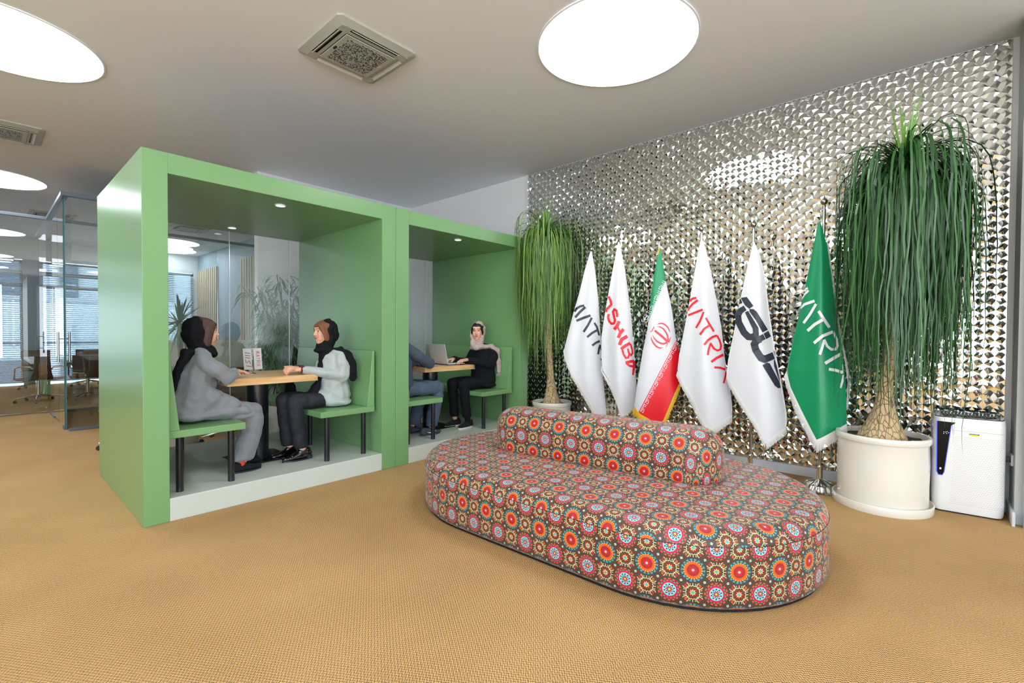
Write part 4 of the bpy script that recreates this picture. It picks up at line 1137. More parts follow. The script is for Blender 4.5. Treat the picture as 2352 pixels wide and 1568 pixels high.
def yucca():
    rnd = random.Random(3); x, y = 1.46, 6.2
    t = thing('yucca', 'spiky yucca behind the booth glass left of the woman in the grey coat', 'potted plant', (x, y, 0))
    MB().lathe([(.13, 0), (.16, .02), (.18, .30), (.18, .32), (.16, .32), (.15, .28)], (x, y, 0), 36).build('pot', M['pot'], t, smooth=35)
    MB().lathe([(.155, .275), (.155, .285)], (x, y, 0), 30).build('soil', M['soil'], t)
    MB().tube([(x, y, .28), (x+.01, y, .9), (x, y, 1.40)], [.03, .026, .022], 10).build('cane', M['cane'], t, smooth=True)
    fo = MB()
    for k in range(75):
        a = rnd.uniform(0, 2*PI); e = rnd.uniform(-1.2, 1.45)
        d = Vector((math.cos(a)*math.cos(e), math.sin(a)*math.cos(e), math.sin(e)))
        lance(fo, (x, y, 1.40+rnd.uniform(-.05, .04)), d, rnd.uniform(.22, .34), .024, rnd, .5 if e > 0 else 1.2)
    fo.build('foliage', M['leafD'], t)
yucca()

# ================================================================== AIR PURIFIER
def rrect(x0, x1, y0, y1, r, n=6):
    out = []
    for cx, cy, a0 in ((x1-r, y1-r, 0), (x0+r, y1-r, PI/2), (x0+r, y0+r, PI), (x1-r, y0+r, 1.5*PI)):
        for i in range(n+1): a = a0+PI/2*i/n; out.append((cx+r*math.cos(a), cy+r*math.sin(a)))
    return out
def loft(mb, rings, capb=True, capt=True):
    n = len(rings[0]); vs = [p for r_ in rings for p in r_]
    fs = [(i*n+j, i*n+(j+1) % n, (i+1)*n+(j+1) % n, (i+1)*n+j) for i in range(len(rings)-1) for j in range(n)]
    if capb: fs.append(tuple(range(n))[::-1])
    if capt: fs.append(tuple(range((len(rings)-1)*n, len(rings)*n)))
    return mb.add(vs, fs)
M['puri'] = mat('purifier_white_plastic', (232, 233, 230), .3, coat=.3)
M['pdot'] = mat('purifier_vent_hole', (176, 178, 176), .6)
M['pblack'] = mat('purifier_gloss_black', (6, 7, 9), .18, spec=.25)
M['pglow'] = mat('purifier_blue_light_strip', (40, 60, 255), .4, emit=(50, 70, 255), estr=2.2)
M['icon'] = mat('panel_icon', (235, 238, 245), .4, emit=(235, 238, 245), estr=.6)
M['pyel'] = mat('yellow_badge', (250, 226, 40), .4)
def purifier():
    # front face looks along -x+..., local frame: front = -y, width x, then turned
    t = thing('air_purifier', 'white air purifier with perforated front and blue lit black panel, in the corner', 'air purifier', (4.925, -.205, 0), -PI/2+.075)
    W, D, H = .395, .235, .735
    mb = MB(); rings = []
    for z, s in ((.012, .96), (.03, .99), (.10, 1), (H-.075, 1), (H-.055, .998), (H-.048, .985)):
        rings.append([(x*s, y*s, z) for x, y in rrect(-W/2, W/2, -D/2, D/2, .055)])
    loft(mb, rings); mb.build('body', M['puri'], t, smooth=30, local=True)
    MB().box(-W/2+.03, W/2-.03, -D/2+.02, D/2-.02, 0, .013).build('foot', M['black'], t, local=True)
    # white rim and glossy black top with louvres, front edge lower
    def tz(x, y, z): return z-.020*(.5-y/D)-.0
    rim = MB(); rings = []
    for z, s in ((H-.060, 1.0), (H-.010, .992), (H-.004, .975)):
        rings.append([(x*s, y*s, tz(x, y, z) if z > H-.03 else z) for x, y in rrect(-W/2, W/2, -D/2, D/2, .06)])
    loft(rim, rings); rim.build('top_rim', M['puri'], t, smooth=30, local=True)
    top = MB(); rings = []
    for z, s in ((H-.012, .965), (H-.001, .955), (H+.001, .94)):
        rings.append([(x*s, y*s, tz(x, y, z)) for x, y in rrect(-W/2, W/2, -D/2, D/2, .055)])
    loft(top, rings); top.build('top_panel', M['pblack'], t, smooth=30, local=True)
    gr = MB(); rings = [[(x, y, tz(x, y, H+.0022)) for x, y in rrect(-W/2+.055, W/2-.045, -D/2+.045, D/2-.03, .03)], [(x, y, tz(x, y, H+.003)) for x, y in rrect(-W/2+.057, W/2-.047, -D/2+.047, D/2-.032, .03)]]
    loft(gr, rings); gr.build('outlet', M['dark'], t, local=True)
    for i in range(15):
        x = -W/2+.075+i*.0195; b = .018*(1-abs(i-7)/9)
        MB().tube([(x, -D/2+.055, tz(0, -D/2+.055, H+.003)), (x-.012, -.02, tz(0, -.02, H+.006)), (x+.004, D/2-.042, tz(0, D/2-.042, H+.003))], .0022, 6).build('louvre', M['chrome'], t, smooth=True, local=True)
    # front control panel, tapering black strip with a blue edge
    f = -D/2
    o = [(-W/2+.022, H-.055), (-W/2+.026, .30), (-W/2+.034, .278), (-W/2+.056, .278), (-W/2+.064, .30), (-W/2+.098, H-.085), (-W/2+.125, H-.058)]
    MB().prism([(x+(-.004 if i in (0, 1) else .004 if i in (4, 5) else 0), z-(.006 if i in (2, 3) else 0)) for i, (x, z) in enumerate(o[:-1])], f-.001, f+.004, 'y').build('light_strip', M['pglow'], t, local=True)
    MB().prism(o, f-.004, f+.004, 'y').build('control_panel', M['pblack'], t, local=True, bevel=.001)
    sc = MB()
    for x, z in ((-.128, .60), (-.120, .605), (-.122, .590), (-.138, .60), (-.138, .588), (-.112, .598)): sc.box(x-.002, x+.002, f-.0048, f-.004, z-.002, z+.002)
    sc.build('icons', M['icon'], t, local=True)
    MB().box(-.158, -.148, f-.0048, f-.004, .318, .330).build('filter_mark', M['icon'], t, local=True)
    # perforated field
    pf = MB()
    for r in range(38):
        z = .075+r*.0135; xa = -.075-.02*(1-r/38)
        c = 0; x = xa
        while x < W/2-.022:
            xx = x+(.0065 if r % 2 else 0); pf.box(xx-.0032, xx+.0032, f-.0006, f+.001, z-.0011, z+.0011); x += .013
    pf.build('perforation', M['pdot'], t, local=True)
    MB().box(-.095, W/2-.012, f-.0006, f+.001, .618, .620).build('front_seam', M['pdot'], t, local=True)
    MB().box(.000, .053, f-.003, f+.002, .588, .606).build('badge', M['pyel'], t, local=True)
    bl = MB().box(.000, .053, f-.0036, f-.003, .598, .606).build('badge_bar', M['black'], t, local=True)
    lt = text_mesh('KARCHER', .0068); 
    o_ = lt.build('badge_lettering', M['fwhite'], t, local=True); o_.rotation_euler = (PI/2, 0, 0); o_.location = (.003, f-.0039, .5995)
    return t
def text_mesh(s, h, w=None, weight=.16, gap=.22):
    """thin stroke capitals built as flat ribbons in the xy plane"""
    G = {'K': ['0,0 0,1', '.6,1 0,.45', '.12,.55 .62,0'], 'A': ['0,0 .33,1 .66,0', '.12,.33 .54,.33'], 'R': ['0,0 0,1 .42,1 .55,.88 .55,.62 .42,.5 0,.5', '.28,.5 .6,0'],
         'C': ['.6,.82 .45,1 .15,1 0,.82 0,.18 .15,0 .45,0 .6,.18'], 'H': ['0,0 0,1', '.6,0 .6,1', '0,.5 .6,.5'], 'E': ['.5,0 0,0 0,1 .5,1', '0,.5 .45,.5'],
         'M': ['0,0 .22,1 .42,.12 .62,1 .84,0'], 'V': ['0,0 .3,1 .6,0'], 'T': ['0,1 .6,1', '.3,0 .3,1'], 'I': ['0,0 0,1'], 'X': ['0,0 .6,1', '0,1 .6,0'], 'S': ['.6,.85 .45,1 .12,1 0,.85 0,.62 .6,.38 .6,.15 .45,0 .12,0 0,.15']}
    mb = MB(); x = 0
    for ch in s:
        wmax = 0
        for st_ in G[ch]:
            P = [tuple(map(float, q.split(','))) for q in st_.split()]
            wmax = max(wmax, max(q[0] for q in P))
            for a, b in zip(P, P[1:]):
                d = (b[0]-a[0], b[1]-a[1]); l = math.hypot(*d); n_ = (-d[1]/l*weight/2, d[0]/l*weight/2); e = (d[0]/l*weight/2, d[1]/l*weight/2)
                a2 = (a[0]-e[0], a[1]-e[1]); b2 = (b[0]+e[0], b[1]+e[1])
                mb.add([((x+a2[0]+n_[0])*h, (a2[1]+n_[1])*h, 0), ((x+b2[0]+n_[0])*h, (b2[1]+n_[1])*h, 0), ((x+b2[0]-n_[0])*h, (b2[1]-n_[1])*h, 0), ((x+a2[0]-n_[0])*h, (a2[1]-n_[1])*h, 0)], [(0, 1, 2, 3)])
        x += wmax+weight+gap
    return mb
purifier()
# socket and lead
sk = thing('wall_socket', 'white wall socket on the return wall beside the air purifier', 'socket', (4.96, YR-.03, .42))
MB().box(4.92, 5.0, YR-.032, YR-.018, .385, .465).build('plate', M['white'], sk, bevel=.004)
MB().box(4.94, 4.98, YR-.02, YR+.012, .405, .445).build('plug', M['black'], sk, bevel=.004)
tag(MB().tube([(4.96, YR+.012, .425), (5.0, YR+.035, .44), (5.04, YR+.03, .40), (5.05, YR+.02, .2), (5.04, YR+.05, .02), (4.99, -.30, .012)], .004, 8).build('power_cord', M['black'], None, smooth=True), 'black power cord running from the wall socket down behind the air purifier', 'cord')

# ================================================================== ON THE TABLES
TZ = .931
tf = thing('table_flag_stand', 'small chrome stand with two white banners on the near booth table', 'table flag', (1.668, 4.70, TZ))
fx, fy = 1.668, 4.70
MB().lathe([(.036, 0), (.036, .003), (.030, .007), (.006, .010), (.004, .012)], (fx, fy, TZ), 36).build('base', M['chrome'], tf, smooth=40)
MB().tube([(fx, fy, TZ+.01), (fx, fy, TZ+.255)], .0026, 8).build('pole', M['chrome'], tf, smooth=True)
pd = Vector((.7472, -.6644, 0)).normalized() if False else Vector((.6645, -.7472, 0)).normalized()
def banner(a, b, zt, zb, nm, tilt, lab):
    A = Vector((fx, fy, 0))+pd*a; B = Vector((fx, fy, 0))+pd*b; nn = Vector((-.7472, -.6644, 0))
    mb = MB(); e = nn*.0008; off = pd*tilt
    P = [A+Vector((0, 0, zt)), B+Vector((0, 0, zt+.003)), B+off+Vector((0, 0, zb+.004)), A+off+Vector((0, 0, zb))]
    mb.add([tuple(p+e) for p in P]+[tuple(p-e) for p in P], [(0, 1, 2, 3), (7, 6, 5, 4), (0, 4, 5, 1), (1, 5, 6, 2), (2, 6, 7, 3), (3, 7, 4, 0)])
    o = mb.build('banner', M['fwhite'], tf); o['label'] = lab
    MB().tube([A+Vector((0, 0, zt)), B+Vector((0, 0, zt+.003))], .0018, 6).build('banner_rod', M['chrome'], o)
    return A, B, off, nn, o
M['bronze'] = mat('bronze_ink', (150, 118, 96), .45)
M['pink'] = mat('crimson_ink', (212, 40, 84), .45)
def on_banner(mb, bn, zt, zb, fn):
    """fn maps (u across, v down) -> used to lay flat ink quads on a banner"""
A, B, off, nn, ban1 = banner(-.088, -.010, TZ+.235, TZ+.035, 'banner', .014, 'white banner with bronze bar lettering')
def bp(A, B, off, u, v, zt, zb, e=.0016): return A.lerp(B, u)+off*v+Vector((0, 0, zt+(zb-zt)*v))+Vector((-.7472, -.6644, 0))*e
ink = MB()
def bar(ink, A, B, off, pts, w, zt, zb):
    for (u0, v0), (u1, v1) in zip(pts, pts[1:]):
        du, dv = (u1-u0)*.078, (v1-v0)*.20; l = math.hypot(du, dv); nu, nv = -dv/l*w/2/.078, du/l*w/2/.20
        ink.add([tuple(bp(A, B, off, u, v, zt, zb)) for u, v in ((u0+nu, v0+nv), (u1+nu, v1+nv), (u1-nu, v1-nv), (u0-nu, v0-nv))], [(0, 1, 2, 3)])
for v in (.20, .32, .43): bar(ink, A, B, off, [(.22, v), (.85, v+.03)], .007, TZ+.235, TZ+.035)
bar(ink, A, B, off, [(.25, .52), (.32, .68)], .008, TZ+.235, TZ+.035); bar(ink, A, B, off, [(.45, .70), (.62, .57)], .006, TZ+.235, TZ+.035); bar(ink, A, B, off, [(.72, .56), (.82, .73)], .008, TZ+.235, TZ+.035)
bar(ink, A, B, off, [(.28, .81), (.88, .84)], .008, TZ+.235, TZ+.035)
ink.build('banner_mark', M['bronze'], ban1)
A, B, off, nn, ban2 = banner(.008, .082, TZ+.238, TZ+.040, 'banner', .014, 'white banner with crimson vertical lettering')
tx = text_mesh('MATRIX', 1.0, weight=.13, gap=.22)
xs = [p[0] for p in tx.v]; x0_, x1_ = min(xs), max(xs)
q = MB(); q.v = [tuple(bp(A, B, off, .35+.42*p[1], .13+.72*(p[0]-x0_)/(x1_-x0_), TZ+.238, TZ+.04)) for p in tx.v]; q.f = tx.f; q.mi = tx.mi
q.build('banner_lettering', M['pink'], ban2)

# laptop on the far table: lid towards the photographer, keys towards its user
lp = thing('laptop', 'open silver laptop on the far booth table', 'laptop', (3.80, 4.46, TZ))
M['silver'] = mat('laptop_silver', (206, 208, 212), .35, metal=.15)
M['keys'] = mat('laptop_keys', (150, 152, 156), .5)
M['screen'] = mat('laptop_screen', (30, 34, 42), .1, emit=(120, 150, 190), estr=.6)
def laptop():
    # local: hinge line along y at x=0, base extends +x, lid rises leaning to -x
    W = .355; base = MB()
    base.box(0, .245, -W/2, W/2, .010, .021)
    o = base.build('base', M['silver'], lp, local=True, bevel=.003)
    MB().box(.004, .240, -W/2+.004, W/2-.004, 0, .010).build('underside', M['black'], lp, local=True)
    kb = MB()
    for r in range(5):
        for c in range(14): kb.box(.035+r*.019, .035+r*.019+.016, -.150+c*.0216, -.150+c*.0216+.0185, .021, .0225)
    kb.build('keyboard', M['keys'], lp, local=True)
    MB().box(.15, .225, -.05, .05, .0210, .0214).build('touchpad', M['keys'], lp, local=True)
    lid = MB(); a = math.radians(102); cx, cz = math.cos(a), math.sin(a); H = .238; t = .006
    lid.prism([(0, .020), (cx*H, .020+cz*H), (cx*H-t*cz, .020+cz*H+t*cx), (-t*cz, .020+t*cx)], -W/2, W/2, 'y')
    lid.build('lid', M['silver'], lp, local=True, bevel=.002)
    MB().prism([(.0005+cx*.012, .020+cz*.012), (cx*(H-.01)+.0005, .020+cz*(H-.01)), (cx*(H-.01)+.001, .020+cz*(H-.01)), (.001+cx*.012, .020+cz*.012)], -W/2+.008, W/2-.008, 'y').build('screen', M['screen'], lp, local=True)
laptop()
lp.location = (3.735, 4.50, TZ); lp.rotation_euler = (0, 0, -.10)

# ================================================================== PEOPLE
M['skin'] = mat('skin', (222, 170, 140), .5, spec=.35)
M['lips'] = mat('lips', (196, 96, 92), .4)
M['eyew'] = mat('eye_white', (236, 232, 228), .2)
M['eyeb'] = mat('eye_dark', (36, 24, 18), .15)
M['hairbrown'] = mat('brown_hair', (72, 48, 38), .5, spec=.35)
M['hairchest'] = mat('chestnut_hair', (112, 70, 46), .5, spec=.35)
M['hairblack'] = mat('black_hair', (24, 20, 20), .5, spec=.35)
M['coat'] = mat('grey_wool_coat', (128, 130, 134), .85, sheen=.3, bump=(140, .35, .003), noise=(90, .08))
M['blazer'] = mat('pale_grey_blazer', (172, 180, 176), .75, sheen=.2, bump=(140, .3, .003))
M['blackcloth'] = mat('black_cloth', (13, 14, 18), .85, spec=.25)
M['navy'] = mat('dark_navy_trousers', (24, 26, 36), .75)
M['beige'] = mat('beige_scarf', (178, 158, 146), .8, sheen=.3, bump=(40, .4, .006))
M['cream'] = mat('cream_top', (206, 198, 178), .8)
M['burg'] = mat('burgundy_cuff', (98, 22, 44), .8)
M['denim'] = mat('blue_grey_denim', (78, 92, 110), .85, bump=(160, .4, .003), noise=(20, .12))
M['sweat'] = mat('slate_sweatshirt', (70, 80, 94), .85, bump=(120, .3, .003))
M['patent'] = mat('black_patent_leather', (8, 8, 9), .05, coat=1)
M['suede'] = mat('black_suede', (16, 16, 17), .95)
M['solew'] = mat('cream_sole', (222, 216, 200), .6)
M['sneaker'] = mat('grey_sneaker', (66, 72, 82), .7)

def strands(m):
    nt = m.node_tree; b = nt.nodes['Principled BSDF']; tc = nt.nodes.new('ShaderNodeTexCoord'); mp = nt.nodes.new('ShaderNodeMapping'); mp.inputs['Scale'].default_value = (170, 170, 9)
    n = nt.nodes.new('ShaderNodeTexNoise'); n.inputs['Scale'].default_value = 1; n.inputs['Detail'].default_value = 3
    nt.links.new(tc.outputs['Object'], mp.inputs[0]); nt.links.new(mp.outputs[0], n.inputs['Vector'])
    c = b.inputs['Base Color'].default_value[:3]; mx = nt.nodes.new('ShaderNodeMix'); mx.data_type = 'RGBA'
    mx.inputs[6].default_value = (*[v*.35 for v in c], 1); mx.inputs[7].default_value = (*[min(1, v*1.9) for v in c], 1)
    nt.links.new(n.outputs[0], mx.inputs[0]); nt.links.new(mx.outputs[2], b.inputs['Base Color'])
    bp = nt.nodes.new('ShaderNodeBump'); bp.inputs['Strength'].default_value = .6; bp.inputs['Distance'].default_value = .003
    nt.links.new(n.outputs[0], bp.inputs['Height']); nt.links.new(bp.outputs[0], b.inputs['Normal'])
for k_ in ('hairbrown', 'hairchest', 'hairblack'): strands(M[k_])
TEX = {}
def clouds(size):
    if size not in TEX:
        t = bpy.data.textures.new('folds_%g' % size, 'CLOUDS'); t.noise_scale = size; t.noise_depth = 2; TEX[size] = t
    return TEX[size]
def ripples(size):
    k = 'r%g' % size
    if k not in TEX:
        t = bpy.data.textures.new('ripples_%g' % size, 'MARBLE'); t.noise_scale = size; t.turbulence = 9; t.noise_depth = 1; TEX[k] = t
    return TEX[k]
def blob(name, groups, m, parent, vox=.008, it=6, fold=None, sub=None):
    """groups: list of chains; a chain is [(centre, radius/radii)...] hulled pairwise, all fused into ONE skin"""
    mb = MB()
    for g in groups:
        if len(g) == 1: mb.hull(g)
        for a, b in zip(g, g[1:]): mb.hull([a, b])
    o = mb.build(name, m, parent, smooth=True, local=True)
    r = o.modifiers.new('fuse', 'REMESH'); r.mode = 'VOXEL'; r.voxel_size = vox; r.use_smooth_shade = True
    if it: s_ = o.modifiers.new('smooth', 'SMOOTH'); s_.iterations = it; s_.factor = .5
    if fold:
        for sz, st in fold:
            d = o.modifiers.new('folds', 'DISPLACE'); d.texture = clouds(sz) if sz > 0 else ripples(-sz); d.strength = st; d.mid_level = .5; d.texture_coords = 'LOCAL'
        s2 = o.modifiers.new('smooth2', 'SMOOTH'); s2.iterations = 2; s2.factor = .4
    return o
V3 = Vector
def H(*balls): return [((b[0], b[1], b[2]), b[3] if len(b) == 4 else tuple(b[3:6])) for b in balls]
def hull_group(balls):      # one hull from many balls, given as a chain marker
    return balls
class Body:
    """figure authored facing +x, y to its left, z up from the floor under the hips"""
    def __init__(s, label, loc, rz):
        s.t = thing('person', label, 'person', loc, rz); s.skin = MB()
    def chain(s, balls):
        for a, b in zip(balls, balls[1:]): s.skin.hull([a, b])
    def one(s, balls): s.skin.hull(balls)
    def hand(s, w, f, up, curl=.3, thumb=1, spread=.06, k=1.0):
        """w wrist point, f forward, up back-of-hand normal; thumb=+1 on side f x up"""
        f = V3(f).normalized(); up = V3(up); up = (up-f*up.dot(f)).normalized(); sd = f.cross(up).normalized()*thumb; w = V3(w)
        P = lambda a, b, c: tuple(w+f*a*k+sd*b*k+up*c*k)
        s.one([(P(0, .016, 0), .016*k), (P(0, -.014, 0), .015*k), (P(.078, .027, .002), .0125*k), (P(.082, .004, .004), .012*k), (P(.074, -.026, 0), .0115*k), (P(.03, .030, -.004), .014*k)])
        for i, (b, L, r, b0) in enumerate(((.028, .070, .0085, .082), (.009, .080, .0088, .085), (-.010, .074, .0084, .083), (-.028, .058, .0076, .076))):
            sp = (1.5-i)*spread; d = (f+sd*sp).normalized(); q = V3(P(b0, b, .002)); ang = 0; pts = [(tuple(q), r*k)]
            for j, fr in enumerate((.45, .30, .25)):
                ang += curl*(.9 if j == 0 else 1.1)
                dd = d*math.cos(ang)-up*math.sin(ang); q = q+dd*L*fr*k; pts.append((tuple(q), (r-.0008*(j+1))*k))
            s.chain(pts)
        q = V3(P(.018, .030, -.004)); d = (f*.72+sd*.62-up*.22).normalized(); d2 = (f*.93+sd*.25-up*.3).normalized()
        s.chain([(tuple(q), .0125*k), (tuple(q+d*.038*k), .0105*k), (tuple(q+d*.038*k+d2*.030*k), .0092*k), (tuple(q+d*.038*k+d2*.052*k), .008*k)])
    def head(s, c, yaw=0, pitch=0, k=1.0, lipm=None, brow='hairbrown', ears=False):
        R = Matrix.Rotation(yaw, 3, 'Z') @ Matrix.Rotation(-pitch, 3, 'Y'); c = V3(c); s.R, s.c = R, c
        P = lambda x, y, z: tuple(c+R @ V3((x, y, z))*k)
        s.HP = P
        B = lambda x, y, z, r: (P(x, y, z), tuple(q*k for q in r) if isinstance(r, tuple) else r*k, R)
        s.one([B(-.022, 0, .030, (.092, .074, .082)), B(.020, 0, .040, (.062, .066, .062))])
        s.one([B(.022, 0, .02, (.064, .062, .06)), B(.040, 0, -.040, (.044, .050, .040)), B(.062, 0, -.083, (.020, .024, .017)), B(.01, 0, -.055, (.045, .054, .03))])
        s.one([B(.066, .030, -.018, (.020, .022, .022)), B(.056, .020, -.05, .026)]); s.one([B(.066, -.030, -.018, (.020, .022, .022)), B(.056, -.020, -.05, .026)])
        s.one([B(.082, .026, .032, .007), B(.086, 0, .030, .008), B(.082, -.026, .032, .007), B(.066, .034, .05, .016), B(.066, -.034, .05, .016)])
        s.one([B(.088, 0, .018, .0065), B(.102, 0, -.016, .0080), B(.090, 0, -.020, .011)])
        s.one([B(.096, .011, -.019, .007), B(.096, -.011, -.019, .007), B(.100, 0, -.018, .008)])
        s.one([B(.079, .018, -.049, .008), B(.084, 0, -.046, .008), B(.079, -.018, -.049, .008), B(.078, 0, -.064, .010)])
        for y in ((-1, 1) if ears else ()): s.one([B(-.004, y*.074, .010, (.012, .006, .022)), B(.002, y*.072, -.012, (.010, .006, .014))])
        s.kk = k; s.lipm = lipm or M['lips']; s.brow = M[brow]
    def face(s):
        P, R, k = s.HP, s.R, s.kk; h = s.bodyobj
        l = MB(); l.hull([(P(.0945, 0, -.0450), (.0050*k, .010*k, .0030*k), R), (P(.0845, .021, -.0440), .0026*k), (P(.0845, -.021, -.0440), .0026*k)])
        l.hull([(P(.0935, 0, -.0535), (.0055*k, .010*k, .0038*k), R), (P(.0845, .019, -.0470), .0026*k), (P(.0845, -.019, -.0470), .0026*k)])
        l.build('lips', s.lipm, h, smooth=True, local=True)
        for y in (-1, 1):
            MB().ball(P(.0715, y*.0285, .0118), .0098*k, 14, 10).build('eye', M['eyew'], h, smooth=True, local=True)
            MB().ball(P(.0772, y*.0285, .0116), .0058*k, 12, 8).build('iris', M['eyeb'], h, smooth=True, local=True)
            MB().tube([P(.0760, y*.014, .0180), P(.0805, y*.0285, .0215), P(.0730, y*.043, .0170)], [.0030*k, .0042*k, .0028*k], 8).tube([P(.0760, y*.015, .0065), P(.0785, y*.0285, .0028), P(.0720, y*.041, .0065)], [.0022*k, .0030*k, .0022*k], 8).build('eyelid', M['skin'], h, smooth=True, local=True)
            MB().tube([P(.0795, y*.016, .0155), P(.0842, y*.0285, .0180), P(.0760, y*.042, .0150)], [.0016*k, .0022*k, .0015*k], 6).build('eyelid_line', M['eyeb'], h, smooth=True, local=True)
            MB().tube([P(.0895, y*.012, .0335), P(.0885, y*.028, .0385), P(.0775, y*.044, .0335)], [.0022*k, .0030*k, .0016*k], 6).build('eyebrow', s.brow, h, smooth=True, local=True)
    def finish(s, m=None, vox=.0042):
        o = s.skin.build('body', m or M['skin'], s.t, smooth=True, local=True)
        r = o.modifiers.new('fuse', 'REMESH'); r.mode = 'VOXEL'; r.voxel_size = vox; r.use_smooth_shade = True
        q = o.modifiers.new('smooth', 'SMOOTH'); q.iterations = 3; q.factor = .5
        s.bodyobj = o; s.face(); return o

def shoe(parent, x, y, z, yaw, upper, sole, L=.25, heel=.0, tilt=0, style='flat'):
    R = Matrix.Rotation(yaw, 3, 'Z') @ Matrix.Rotation(tilt, 3, 'Y')
    B = lambda a, b, c, r: (tuple(V3((x, y, z))+R @ V3((a, b, c))), r, R)
    o = blob('shoe', [], upper, parent) if False else None
    mb = MB()
    mb.hull([B(-.045, 0, .045+heel, (.034, .030, .030)), B(.03, 0, .048+heel*.7, (.035, .032, .030)), B(-.040, 0, .028+heel, (.038, .034, .020))])
    mb.hull([B(.03, 0, .042+heel*.7, (.035, .033, .030)), B(.10, 0, .032, (.040, .040, .022)), B(.0, 0, .025+heel*.5, (.04, .033, .018))])
    mb.hull([B(.10, 0, .030, (.040, .040, .021)), B(L-.10, 0, .026, (.034, .033, .017))])
    mb.hull([B(-.035, 0, .05+heel, (.036, .033, .02)), B(-.030, 0, .082+heel, (.036, .033, .010)), B(.02, 0, .072+heel, (.030, .030, .01))])
    o = mb.build('shoe', upper, parent, smooth=True, local=True)
    r = o.modifiers.new('fuse', 'REMESH'); r.mode = 'VOXEL'; r.voxel_size = .005; r.use_smooth_shade = True
    q = o.modifiers.new('smooth', 'SMOOTH'); q.iterations = 5
    pts = []
    for i in range(28):
        a = 2*PI*i/28; cx = .052+(L/2+.004)*math.cos(a); w = .036+.008*math.exp(-((cx-.10)/.05)**2)-.004*(cx < -.02)
        pts.append((cx, w*math.sin(a)*(1.0 if abs(math.cos(a)) < .9 else 1.0)))
    sm = MB(); v = [tuple(V3((x, y, z))+R @ V3((a, b, c))) for c in (0, .013) for a, b in pts]; n = len(pts)
    sm.add(v, [tuple(range(n))[::-1], tuple(range(n, 2*n))]+[(i, (i+1) % n, n+(i+1) % n, n+i) for i in range(n)])
    sm.build('sole', sole, o, local=True, smooth=30)
    if heel:
        MB().hull([B(-.05, 0, .006, (.030, .028, .005)), B(-.05, 0, .03, (.032, .030, .005))]).build('heel', sole, o, local=True)
    if style == 'lace':
        for i in range(4):
            a = .035+i*.016; zz = .075-.006*i+heel*.6
            MB().tube([tuple(V3((x, y, z))+R @ V3((a, -.016, zz-.010))), tuple(V3((x, y, z))+R @ V3((a+.004, 0, zz+.001))), tuple(V3((x, y, z))+R @ V3((a, .016, zz-.010)))], .0022, 6).build('lace', M['black'], o, smooth=True, local=True)
    return o

def base_body(b, hip, chest, neck, shl, thigh=None, arms=None, legs=None):
    """continuous inner body (skin): torso, neck, arms to the wrist, legs"""
    sw = shl[1]
    b.one(H((hip[0], .06, hip[2]+.03, .06), (hip[0], -.06, hip[2]+.03, .06), (hip[0]+.01, 0, hip[2]+.12, .08, .10, .08)))
    b.one(H((hip[0]+.01, 0, hip[2]+.12, .08, .10, .08), (chest[0], 0, chest[2], .085, .115, .10)))
    b.one(H((chest[0], 0, chest[2], .085, .115, .09), (shl[0]-.01, sw-.06, shl[2]-.02, .030), (shl[0]-.01, -sw+.06, shl[2]-.02, .030)))
    b.chain(H((neck[0]-.015, neck[1]*.5, neck[2]-.04, .050), (neck[0], neck[1], neck[2]+.05, .046), (neck[0]+.005, neck[1], neck[2]+.10, .045)))
    for (S, E, W) in arms: S2 = tuple(V3(S).lerp(V3((chest[0], 0, chest[2])), .28)); b.chain([(S2, .028), (E, .026), (tuple(V3(E).lerp(V3(W), .5)), .026), (W, .021)])
    for (K, A) in legs:
        y = K[1]; b.chain([((hip[0]+.03, y*.8, hip[2]+.01), .052), (K, .042), (tuple(V3(K).lerp(V3(A), .35)), .042), (A, .031)])

